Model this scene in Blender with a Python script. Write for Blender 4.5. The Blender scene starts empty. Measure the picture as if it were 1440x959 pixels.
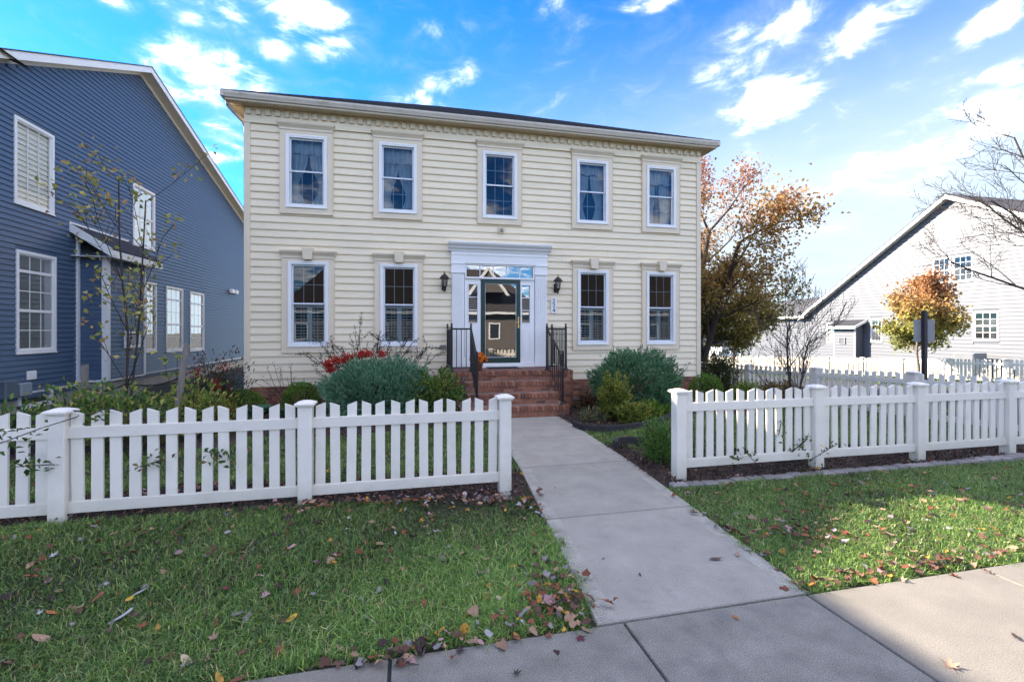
import bpy, math, random
import numpy as np
from mathutils import Vector, Matrix
R = math.radians
random.seed(11)
rng = np.random.default_rng(11)
SC = bpy.context.scene
COL = SC.collection

# ------------------------------------------------------------------ camera
cam = bpy.data.cameras.new('camera')
cam.sensor_width = 36.0
cam.lens = 36.0 * 650 / 1440
cam.shift_y = -14.5 / 1440
cam.clip_start, cam.clip_end = 0.05, 3000
cob = bpy.data.objects.new('camera', cam)
COL.objects.link(cob)
cob.location = (0, 0, 1.74)
cob.rotation_euler = (R(90), 0, R(-12.85))
SC.camera = cob

# ------------------------------------------------------------------ light
SUN_EL, SUN_AZ = 28.7, 52.0          # azimuth measured from +Y towards -X
SUN_STRENGTH, SKY_STRENGTH, EXPOSURE = 2.2, 0.05, 3.25
sx, sy = math.sin(R(SUN_AZ)), math.cos(R(SUN_AZ))
sdir = Vector((-sx * math.cos(R(SUN_EL)), sy * math.cos(R(SUN_EL)), math.sin(R(SUN_EL))))
sl = bpy.data.lights.new('sun', 'SUN')
sl.energy = SUN_STRENGTH
sl.angle = R(0.53)
sl.color = (1.0, 0.90, 0.76)
so = bpy.data.objects.new('sun', sl)
COL.objects.link(so)
so.rotation_euler = sdir.to_track_quat('Z', 'Y').to_euler()
so.location = (-30, 30, 40)

W = bpy.data.worlds.new("World")
SC.world = W
W.use_nodes = True


def world_nodes():
    nt = W.node_tree
    nt.nodes.clear()
    L = nt.links

    def n(t, **kw):
        x = nt.nodes.new(t)
        for k, v in kw.items():
            setattr(x, k, v)
        return x

    def link(src, dst):
        if isinstance(src, (int, float)):
            dst.default_value = src
        elif isinstance(src, tuple):
            dst.default_value = src
        else:
            L.new(src, dst)

    def M(op, a, b=0.0, c=0.0, clamp=False):
        x = n('ShaderNodeMath', operation=op, use_clamp=clamp)
        link(a, x.inputs[0]); link(b, x.inputs[1])
        if len(x.inputs) > 2:
            link(c, x.inputs[2])
        return x.outputs[0]

    def VM(op, a, b=(0, 0, 0)):
        x = n('ShaderNodeVectorMath', operation=op)
        link(a, x.inputs[0]); link(b, x.inputs[1])
        return x.outputs['Value'] if op == 'DOT_PRODUCT' else x.outputs[0]

    def mixc(f, a, b):
        x = n('ShaderNodeMix', data_type='RGBA')
        link(f, x.inputs['Factor']); link(a, x.inputs['A']); link(b, x.inputs['B'])
        return x.outputs['Result']

    def ramp(v, lo, hi):
        x = n('ShaderNodeMapRange', interpolation_type='SMOOTHSTEP')
        link(v, x.inputs['Value'])
        x.inputs['From Min'].default_value = lo
        x.inputs['From Max'].default_value = hi
        return x.outputs['Result']

    d = n('ShaderNodeTexCoord').outputs['Generated']
    sky = n('ShaderNodeTexSky', sky_type='NISHITA')
    sky.sun_disc = False
    sky.sun_elevation = R(SUN_EL)
    sky.sun_rotation = R(-SUN_AZ)
    sky.air_density = 1.0
    sky.dust_density = 0.05
    sky.ozone_density = 2.2
    sky.altitude = 300
    hs = n('ShaderNodeHueSaturation')
    hs.inputs['Saturation'].default_value = 1.3
    L.new(sky.outputs[0], hs.inputs['Color'])
    blue = VM('MULTIPLY', hs.outputs[0], (0.26, 0.575, 0.90))
    sep = n('ShaderNodeSeparateXYZ')
    L.new(d, sep.inputs[0])
    dx, dy, dz = sep.outputs
    # cloud layer coordinates: direction projected on a flat layer
    zc = M('MAXIMUM', M('ADD', dz, 0.14), 0.06)
    comb = n('ShaderNodeCombineXYZ')
    L.new(M('DIVIDE', dx, zc), comb.inputs[0]); L.new(M('DIVIDE', dy, zc), comb.inputs[1])
    lay = comb.outputs[0]

    def noise(scale, detail, rough, off, dist=0.0):
        x = n('ShaderNodeTexNoise', noise_dimensions='3D')
        x.inputs['Scale'].default_value = scale
        x.inputs['Detail'].default_value = detail
        x.inputs['Roughness'].default_value = rough
        x.inputs['Distortion'].default_value = dist
        L.new(VM('ADD', lay, off), x.inputs['Vector'])
        return x.outputs['Fac']

    n1 = noise(2.6, 10, 0.58, (3.1, 7.7, 0.0), 0.35)
    n2 = noise(8.0, 8, 0.62, (1.3, 2.7, 0.5), 0.5)
    nn = M('ADD', M('MULTIPLY', n1, 0.62), M('MULTIPLY', n2, 0.38))
    # clouds that stand in given compass directions: (azimuth right of +Y, elevation, half width, half height, tilt)
    blobs = CLOUDS
    acc = None
    for az, el, rw, rh, tilt, k in blobs:
        a, e = R(az), R(el)
        c = Vector((math.sin(a) * math.cos(e), math.cos(a) * math.cos(e), math.sin(e)))
        u = Vector((math.cos(a), -math.sin(a), 0))
        v = u.cross(c)
        if v.z < 0:
            v = -v
        t = R(tilt)
        u2 = u * math.cos(t) + v * math.sin(t)
        v2 = v * math.cos(t) - u * math.sin(t)
        qa = M('DIVIDE', VM('DOT_PRODUCT', d, tuple(u2)), R(rw))
        qb = M('DIVIDE', VM('DOT_PRODUCT', d, tuple(v2)), R(rh))
        m = M('SUBTRACT', 1.0, M('ADD', M('MULTIPLY', qa, qa), M('MULTIPLY', qb, qb)))
        m = M('MULTIPLY', M('MAXIMUM', m, -1.0), k)
        front = M('GREATER_THAN', VM('DOT_PRODUCT', d, tuple(c)), 0.3)
        m = M('SUBTRACT', M('MULTIPLY', M('ADD', m, 1.0), front), 1.0)
        acc = m if acc is None else M('MAXIMUM', acc, m)
    # acc: 1 in the heart of a cloud, below 0 outside
    dens = ramp(M('ADD', M('MULTIPLY', acc, 0.55), M('MULTIPLY', M('SUBTRACT', nn, 0.5), 3.0)), -0.12, 0.75)
    gen = ramp(n1, 0.42, 0.58)
    away = M('LESS_THAN', VM('DOT_PRODUCT', d, (math.sin(R(12.85)), math.cos(R(12.85)), 0.0)), 0.45)
    dens = M('MAXIMUM', dens, M('MULTIPLY', M('MULTIPLY', gen, away), 0.95))  # extra cloud added outside the view only, as fill light on the shaded facade
    wisp = M('MULTIPLY', ramp(noise(1.1, 6, 0.6, (9.0, 4.0, 2.0), 0.8), 0.52, 0.85), 0.12)
    # thin veil towards the horizon, thicker to the right (the north-east)
    side = ramp(VM('DOT_PRODUCT', d, (math.sin(R(60)), math.cos(R(60)), 0.0)), 0.25, 1.05)
    low = M('SUBTRACT', 1.0, ramp(dz, 0.0, 0.62))
    veil = M('MULTIPLY', M('MULTIPLY', side, low), 1.7, clamp=True)
    veil = M('MULTIPLY', veil, M('ADD', 0.72, M('MULTIPLY', n1, 0.5)), clamp=True)
    lowest = M('MULTIPLY', M('SUBTRACT', 1.0, ramp(dz, -0.02, 0.2)), 0.5)
    veil = M('MAXIMUM', veil, lowest)
    veil = M('MAXIMUM', veil, wisp)
    S = 1.0 / SKY_STRENGTH
    cw = tuple(x * S * 0.62 for x in (1.0, 0.97, 0.925)) + (1,)
    vw = tuple(x * S * 0.13 for x in (0.74, 0.87, 1.0)) + (1,)
    c1 = mixc(veil, blue, vw)
    shade = M('ADD', M('MULTIPLY', ramp(n2, 0.28, 0.62), 0.75), 0.16)
    alpha = M('MULTIPLY', M('POWER', dens, 2.6), shade)
    thin = M('MULTIPLY', M('MAXIMUM', ramp(M('ADD', M('MULTIPLY', acc, 0.62), M('MULTIPLY', M('SUBTRACT', n2, 0.5), 2.4)), -0.35, 0.7), 0.0), 0.2)
    c1b = mixc(thin, c1, tuple(x * S * 0.12 for x in (0.85, 0.93, 1.0)) + (1,))
    c2 = mixc(alpha, c1b, cw)
    bg = n('ShaderNodeBackground')
    bg.inputs['Strength'].default_value = SKY_STRENGTH
    L.new(c2, bg.inputs['Color'])
    out = n('ShaderNodeOutputWorld')
    L.new(bg.outputs[0], out.inputs['Surface'])


CLOUDS = [      # azimuth right of +Y, elevation, half width, half height, tilt, strength
    (-20.0, 24.0, 6.2, 4.0, -8, 1.15),     # big heap over the gap between the houses
    (-18.0, 20.5, 4.5, 3.0, -20, 0.95),
    (-28.1, 28.6, 2.6, 1.0, 0, 0.9),       # along the top of the picture
    (-21.7, 30.6, 5.0, 2.4, 0, 0.8),
    (-12.8, 32.8, 7.5, 2.4, -5, 0.75),
    (-8.7, 29.4, 2.2, 1.6, 20, 0.45),
    (-14.7, 28.1, 2.4, 1.0, 0, 0.3),
    (3.9, 28.0, 1.8, 1.6, 0, 0.3),
    (7.1, 28.9, 2.4, 1.4, 10, 0.55),
    (0.5, 26.0, 4.2, 1.3, -8, 0.6),
    (42.1, 23.9, 5.6, 2.9, 14, 1.0),      # lens over the right corner
    (41.8, 29.6, 7.4, 3.8, 25, 1.0),
    (50.1, 27.6, 6.0, 2.2, 24, 0.8),
    (59.1, 24.9, 2.6, 1.5, 18, 0.8),
    (59.4, 21.0, 2.2, 1.0, 12, 0.7),
    (57.0, 17.5, 10.0, 3.2, 16, 0.95),      # bank low on the right
    (18.1, 35.2, 2.2, 1.0, 30, 0.7),
    (29.9, 34.2, 3.0, 1.0, 0, 0.7),
    (-20.0, 17.8, 2.6, 1.2, 0, 0.6),
    (45.7, 19.6, 1.0, 1.0, 40, 0.45),
]
world_nodes()

SC.view_settings.view_transform = 'Standard'
SC.view_settings.look = 'None'
SC.view_settings.exposure = EXPOSURE
SC.view_settings.gamma = 1.0
SC.view_settings.use_curve_mapping = False
SC.render.engine = 'CYCLES'
SC.cycles.use_denoising = True
SC.cycles.denoiser = 'OPENIMAGEDENOISE'
SC.cycles.max_bounces = 8
SC.cycles.transparent_max_bounces = 16
SC.cycles.caustics_reflective = False
SC.cycles.caustics_refractive = False

# ------------------------------------------------------------------ materials
MATS = {}


def nodemat(name):
    m = bpy.data.materials.new(name)
    m.use_nodes = True
    nt = m.node_tree
    p = nt.nodes['Principled BSDF']
    return m, nt, p


def mat(name, col, rough=0.6, var=0.12, scale=3.0, col2=None, bump=0.0, bscale=60.0, metal=0.0, spec=0.4,
        stretch=(1, 1, 1), rnd=0.0, fine=0.0, fscale=150.0, stain=None):
    """plain surface: world-space noise between col and col2, fine speckle, bump, a little change from piece to piece"""
    if name in MATS:
        return MATS[name]
    m, nt, p = nodemat(name)
    L = nt.links
    N = nt.nodes
    geo = N.new('ShaderNodeNewGeometry')
    mp = N.new('ShaderNodeVectorMath'); mp.operation = 'MULTIPLY'
    L.new(geo.outputs['Position'], mp.inputs[0]); mp.inputs[1].default_value = stretch
    nz = N.new('ShaderNodeTexNoise'); nz.inputs['Scale'].default_value = scale
    nz.inputs['Detail'].default_value = 6; nz.inputs['Roughness'].default_value = 0.62
    L.new(mp.outputs[0], nz.inputs['Vector'])
    c2 = col2 or tuple(max(0, c * (1 - 2 * var)) for c in col)
    mr = N.new('ShaderNodeMapRange'); L.new(nz.outputs['Fac'], mr.inputs['Value'])
    mr.inputs['From Min'].default_value = 0.3; mr.inputs['From Max'].default_value = 0.7
    mx = N.new('ShaderNodeMix'); mx.data_type = 'RGBA'
    L.new(mr.outputs[0], mx.inputs['Factor'])
    mx.inputs['A'].default_value = (*col, 1); mx.inputs['B'].default_value = (*c2, 1)
    res = mx.outputs['Result']
    if fine > 0:
        fz = N.new('ShaderNodeTexNoise'); fz.inputs['Scale'].default_value = fscale
        fz.inputs['Detail'].default_value = 2
        L.new(geo.outputs['Position'], fz.inputs['Vector'])
        fm = N.new('ShaderNodeMapRange'); L.new(fz.outputs['Fac'], fm.inputs['Value'])
        fm.inputs['From Min'].default_value = 0.3; fm.inputs['From Max'].default_value = 0.7
        fm.inputs['To Min'].default_value = 1 - fine; fm.inputs['To Max'].default_value = 1 + fine
        mm = N.new('ShaderNodeVectorMath'); mm.operation = 'SCALE'
        L.new(res, mm.inputs[0]); L.new(fm.outputs[0], mm.inputs['Scale'])
        res = mm.outputs[0]
    if stain:
        sc_, amount, scol = stain
        sz = N.new('ShaderNodeTexNoise'); sz.inputs['Scale'].default_value = sc_
        sz.inputs['Detail'].default_value = 5; sz.inputs['Roughness'].default_value = 0.7
        L.new(geo.outputs['Position'], sz.inputs['Vector'])
        sm = N.new('ShaderNodeMapRange'); L.new(sz.outputs['Fac'], sm.inputs['Value'])
        sm.inputs['From Min'].default_value = 0.56; sm.inputs['From Max'].default_value = 0.75
        sm.inputs['To Max'].default_value = amount
        sx_ = N.new('ShaderNodeMix'); sx_.data_type = 'RGBA'
        L.new(sm.outputs[0], sx_.inputs['Factor']); L.new(res, sx_.inputs['A'])
        sx_.inputs['B'].default_value = (*scol, 1)
        res = sx_.outputs['Result']
    if rnd > 0:
        oi = N.new('ShaderNodeObjectInfo')
        rm = N.new('ShaderNodeMapRange'); L.new(oi.outputs['Random'], rm.inputs['Value'])
        rm.inputs['To Min'].default_value = 1 - rnd; rm.inputs['To Max'].default_value = 1 + rnd
        sm2 = N.new('ShaderNodeVectorMath'); sm2.operation = 'SCALE'
        L.new(res, sm2.inputs[0]); L.new(rm.outputs[0], sm2.inputs['Scale'])
        res = sm2.outputs[0]
    L.new(res, p.inputs['Base Color'])
    p.inputs['Roughness'].default_value = rough
    p.inputs['Metallic'].default_value = metal
    p.inputs['Specular IOR Level'].default_value = spec
    if bump > 0:
        bz = N.new('ShaderNodeTexNoise'); bz.inputs['Scale'].default_value = bscale
        bz.inputs['Detail'].default_value = 5
        L.new(mp.outputs[0], bz.inputs['Vector'])
        bp = N.new('ShaderNodeBump'); bp.inputs['Strength'].default_value = bump
        bp.inputs['Distance'].default_value = 0.01
        L.new(bz.outputs['Fac'], bp.inputs['Height'])
        L.new(bp.outputs[0], p.inputs['Normal'])
    MATS[name] = m
    return m


def splash(m, height=0.32, amount=0.5, col=(0.30, 0.27, 0.16)):
    nt = m.node_tree; L = nt.links; N = nt.nodes
    p = N['Principled BSDF']
    src = p.inputs['Base Color'].links[0].from_socket
    geo = N.new('ShaderNodeNewGeometry'); sp = N.new('ShaderNodeSeparateXYZ'); L.new(geo.outputs['Position'], sp.inputs[0])
    mr = N.new('ShaderNodeMapRange'); L.new(sp.outputs[2], mr.inputs['Value'])
    mr.inputs['From Min'].default_value = height; mr.inputs['From Max'].default_value = -0.02
    mr.inputs['To Min'].default_value = 0.0; mr.inputs['To Max'].default_value = 1.0
    nz = N.new('ShaderNodeTexNoise'); nz.inputs['Scale'].default_value = 9; nz.inputs['Detail'].default_value = 8; nz.inputs['Roughness'].default_value = 0.75
    L.new(geo.outputs['Position'], nz.inputs['Vector'])
    mu = N.new('ShaderNodeMath'); mu.operation = 'MULTIPLY'; L.new(mr.outputs[0], mu.inputs[0]); L.new(nz.outputs['Fac'], mu.inputs[1])
    m2 = N.new('ShaderNodeMath'); m2.operation = 'MULTIPLY'; m2.use_clamp = True; L.new(mu.outputs[0], m2.inputs[0]); m2.inputs[1].default_value = amount * 2
    mx = N.new('ShaderNodeMix'); mx.data_type = 'RGBA'
    L.new(m2.outputs[0], mx.inputs['Factor']); L.new(src, mx.inputs['A']); mx.inputs['B'].default_value = (*col, 1)
    L.new(mx.outputs['Result'], p.inputs['Base Color'])


def leafmat(name, trans=0.35, rough=0.55, spec=0.25):
    """colour of each leaf comes from the mesh attribute Col (the leaf's own pigment)"""
    if name in MATS:
        return MATS[name]
    m, nt, p = nodemat(name)
    L = nt.links
    at = nt.nodes.new('ShaderNodeAttribute'); at.attribute_name = 'Col'
    L.new(at.outputs['Color'], p.inputs['Base Color'])
    p.inputs['Roughness'].default_value = rough
    p.inputs['Specular IOR Level'].default_value = spec
    tr = nt.nodes.new('ShaderNodeBsdfTranslucent')
    L.new(at.outputs['Color'], tr.inputs['Color'])
    mx = nt.nodes.new('ShaderNodeMixShader'); mx.inputs[0].default_value = trans
    L.new(p.outputs[0], mx.inputs[1]); L.new(tr.outputs[0], mx.inputs[2])
    L.new(mx.outputs[0], nt.nodes['Material Output'].inputs['Surface'])
    MATS[name] = m
    return m


def glassmat(name, tint=(0.8, 0.85, 0.86), boost=1.9, base=0.02, wav=0.0):
    if name in MATS:
        return MATS[name]
    m, nt, p = nodemat(name)
    L = nt.links
    N = nt.nodes
    N.remove(p)
    fr = N.new('ShaderNodeFresnel'); fr.inputs['IOR'].default_value = 1.52
    mu = N.new('ShaderNodeMath'); mu.operation = 'MULTIPLY_ADD'; mu.use_clamp = True
    L.new(fr.outputs[0], mu.inputs[0]); mu.inputs[1].default_value = boost; mu.inputs[2].default_value = base
    tr = N.new('ShaderNodeBsdfTransparent'); tr.inputs['Color'].default_value = (*tint, 1)
    gl = N.new('ShaderNodeBsdfGlossy'); gl.inputs['Roughness'].default_value = 0.0
    if wav > 0:
        geo = N.new('ShaderNodeNewGeometry')
        nz = N.new('ShaderNodeTexNoise'); nz.inputs['Scale'].default_value = 2.2; nz.inputs['Detail'].default_value = 1
        L.new(geo.outputs['Position'], nz.inputs['Vector'])
        bp = N.new('ShaderNodeBump'); bp.inputs['Strength'].default_value = wav; bp.inputs['Distance'].default_value = 0.02
        L.new(nz.outputs['Fac'], bp.inputs['Height']); L.new(bp.outputs[0], gl.inputs['Normal'])
    mx = N.new('ShaderNodeMixShader')
    L.new(mu.outputs[0], mx.inputs[0]); L.new(tr.outputs[0], mx.inputs[1]); L.new(gl.outputs[0], mx.inputs[2])
    L.new(mx.outputs[0], N['Material Output'].inputs['Surface'])
    MATS[name] = m
    return m


def brickmat(name, c1, c2, mortar, bw=0.21, bh=0.075, rot=None, msize=0.008, bump=0.6):
    """brick pattern for surfaces that are too far or too hidden to build brick by brick"""
    m, nt, p = nodemat(name)
    L = nt.links
    N = nt.nodes
    geo = N.new('ShaderNodeNewGeometry')
    mp = N.new('ShaderNodeMapping')
    L.new(geo.outputs['Position'], mp.inputs['Vector'])
    if rot:
        mp.inputs['Rotation'].default_value = rot
    b = N.new('ShaderNodeTexBrick')
    b.inputs['Scale'].default_value = 1.0
    b.inputs['Brick Width'].default_value = bw; b.inputs['Row Height'].default_value = bh
    b.inputs['Mortar Size'].default_value = msize
    b.inputs['Color1'].default_value = (*c1, 1); b.inputs['Color2'].default_value = (*c2, 1)
    b.inputs['Mortar'].default_value = (*mortar, 1)
    L.new(mp.outputs[0], b.inputs['Vector'])
    nz = N.new('ShaderNodeTexNoise'); nz.inputs['Scale'].default_value = 4; nz.inputs['Detail'].default_value = 6
    L.new(geo.outputs['Position'], nz.inputs['Vector'])
    mr = N.new('ShaderNodeMapRange'); L.new(nz.outputs['Fac'], mr.inputs['Value'])
    mr.inputs['To Min'].default_value = 0.75; mr.inputs['To Max'].default_value = 1.25
    s = N.new('ShaderNodeVectorMath'); s.operation = 'SCALE'
    L.new(b.outputs['Color'], s.inputs[0]); L.new(mr.outputs[0], s.inputs['Scale'])
    L.new(s.outputs[0], p.inputs['Base Color'])
    p.inputs['Roughness'].default_value = 0.85
    bp = N.new('ShaderNodeBump'); bp.inputs['Strength'].default_value = bump; bp.inputs['Distance'].default_value = 0.01
    bp.invert = True
    L.new(b.outputs['Fac'], bp.inputs['Height']); L.new(bp.outputs[0], p.inputs['Normal'])
    return m


CREAM = mat('cream_vinyl', (0.81, 0.685, 0.485), 0.5, var=0.03, scale=1.3, bump=0.05, bscale=25, rnd=0.02, stain=(1.6, 0.22, (0.58, 0.50, 0.34)), stretch=(0.5, 1, 2.5))
CREAMTRIM = mat('cream_trim', (0.73, 0.61, 0.44), 0.5, var=0.04, scale=2.0)
WHITE = mat('white_paint', (0.79, 0.77, 0.735), 0.4, var=0.03, scale=2.0)
SASH = mat('sash_vinyl', (0.66, 0.68, 0.72), 0.35, var=0.04)
MUNT = mat('muntin_bar', (0.42, 0.47, 0.52), 0.4, var=0.03)
SOFFIT = mat('soffit_aluminium', (0.62, 0.52, 0.36), 0.55, var=0.06, scale=1.5)
GUTTER = mat('gutter_aluminium', (0.58, 0.50, 0.40), 0.4, var=0.08, scale=4, stain=(3.0, 0.45, (0.25, 0.2, 0.15)))
SHINGLE = mat('roof_shingle', (0.045, 0.045, 0.052), 0.9, var=0.25, scale=9, fine=0.4, fscale=70, bump=0.5, bscale=40)
SHINGLE2 = mat('brown_shingle', (0.085, 0.07, 0.065), 0.9, var=0.25, scale=7, fine=0.35, fscale=60, bump=0.5, bscale=40)
FENCE = mat('fence_vinyl', (0.76, 0.705, 0.62), 0.38, var=0.035, scale=4, stain=(4.0, 0.3, (0.55, 0.53, 0.38)), rnd=0.045)
splash(FENCE)
IRON = mat('black_iron', (0.012, 0.012, 0.013), 0.35, var=0.1)
GREEN = mat('dark_green_paint', (0.012, 0.04, 0.032), 0.3, var=0.05)
BRASS = mat('brass', (0.75, 0.52, 0.2), 0.25, metal=1.0)
BRONZE = mat('bronze_fixture', (0.035, 0.022, 0.016), 0.4, var=0.2, scale=20)
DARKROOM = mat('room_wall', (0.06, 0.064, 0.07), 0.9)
GLASS = glassmat('window_glass', tint=(0.72,0.78,0.80), boost=1.2, base=0.01, wav=0.04)
DOORGLASS = glassmat('door_glass', tint=(0.6, 0.62, 0.62), boost=3.4, base=0.13, wav=0.02)
SIDEGLASS = glassmat('side_house_glass', boost=5.0, base=0.16, wav=0.03)
CURTAIN = mat('sheer_curtain', (0.55, 0.60, 0.62), 0.9, var=0.08, scale=9)
SHUTTER = mat('shutter_paint', (0.50, 0.58, 0.58), 0.45, var=0.04)
CONC = mat('walk_concrete', (0.335, 0.305, 0.258), 0.85, var=0.12, scale=2.6, fine=0.22, fscale=130, bump=0.5, bscale=90, rnd=0.05, stain=(4.5, 0.7, (0.20, 0.185, 0.155)))
CONCEDGE = mat('rough_edge_concrete', (0.38, 0.35, 0.295), 0.9, var=0.16, scale=8, fine=0.3, fscale=90, bump=0.7, bscale=110)
CONC2 = mat('sidewalk_concrete', (0.25, 0.228, 0.193), 0.9, var=0.2, scale=4.0, fine=0.5, fscale=170, bump=0.4, bscale=230, rnd=0.06, stain=(2.2, 0.75, (0.125, 0.12, 0.12)))
CONC3 = mat('pale_concrete', (0.225, 0.20, 0.165), 0.9, var=0.14, scale=2.6, fine=0.4, fscale=180, bump=0.35, bscale=230, rnd=0.03, stain=(2.0, 0.4, (0.19, 0.165, 0.125)))
JOINT = mat('joint_dirt', (0.05, 0.047, 0.042), 0.95)
SOIL = mat('lawn_soil', (0.032, 0.036, 0.016), 0.95, var=0.3, scale=4, col2=(0.03, 0.025, 0.017), fine=0.4, fscale=80)
MULCH = mat('mulch', (0.055, 0.036, 0.028), 0.95, var=0.25, scale=8, fine=0.5, fscale=60, bump=1.0, bscale=45)
ASPHALT = mat('asphalt', (0.055, 0.055, 0.057), 0.9, var=0.15, scale=2, fine=0.3)
BRICKS = [mat('red_brick', (0.30, 0.115, 0.066), 0.85, var=0.2, scale=14, rnd=0.30, fine=0.2, fscale=90, bump=0.4, bscale=70),
          mat('brown_brick', (0.23, 0.095, 0.06), 0.85, var=0.2, scale=14, rnd=0.28, fine=0.2, fscale=90, bump=0.4, bscale=70),
          mat('orange_brick', (0.36, 0.16, 0.09), 0.85, var=0.2, scale=14, rnd=0.25, fine=0.2, fscale=90, bump=0.4, bscale=70)]
MORTAR = mat('mortar', (0.30, 0.235, 0.20), 0.95, var=0.15, scale=10)
NAVY = mat('navy_vinyl', (0.073, 0.115, 0.18), 0.42, var=0.05, scale=1.0, stretch=(1, 0.4, 3), bump=0.04, bscale=20)
PALE = mat('pale_vinyl', (0.10, 0.105, 0.12), 0.5, var=0.03, scale=1.0)
PAVER = mat('grey_paver', (0.26, 0.235, 0.22), 0.9, var=0.15, scale=9, rnd=0.2, fine=0.25, fscale=100, bump=0.5, bscale=80)
WOOD = mat('weathered_stake', (0.26, 0.22, 0.19), 0.9, var=0.2, scale=8, stretch=(4, 4, 0.5))
BARK = mat('bark', (0.085, 0.068, 0.058), 0.9, var=0.25, scale=14, bump=0.6, bscale=40)
TWIG = mat('dark_twig', (0.055, 0.040, 0.035), 0.85, var=0.2, scale=10)
LEAF = leafmat('leaf', 0.45)
GRASSM = leafmat('grass_blade', 0.3, 0.4, 0.45)
DRYLEAF = leafmat('dry_leaf', 0.15, 0.7, 0.2)
EDGING = mat('bed_edging', (0.035, 0.033, 0.034), 0.8, var=0.2, scale=12, bump=0.3)

# ------------------------------------------------------------------ builders
WM = {}          # world matrix of every object built


def add(name, data, parent=None, loc=(0, 0, 0), rot=(0, 0, 0), scale=(1, 1, 1), **props):
    o = bpy.data.objects.new(name, data)
    COL.objects.link(o)
    o.location = loc; o.rotation_euler = rot; o.scale = scale
    WM[o.name] = Matrix.LocRotScale(Vector(loc), __import__('mathutils').Euler(rot), Vector(scale))
    if parent is not None:
        o.parent = parent
        o.matrix_parent_inverse = WM[parent.name].inverted()
    for k, v in props.items():
        o[k] = v
    return o


def thing(name, label, cat, loc=(0, 0, 0), group=None, data=None):
    o = add(name, data, None, loc)
    o['label'] = label; o['category'] = cat
    if group:
        o['group'] = group
    return o


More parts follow.
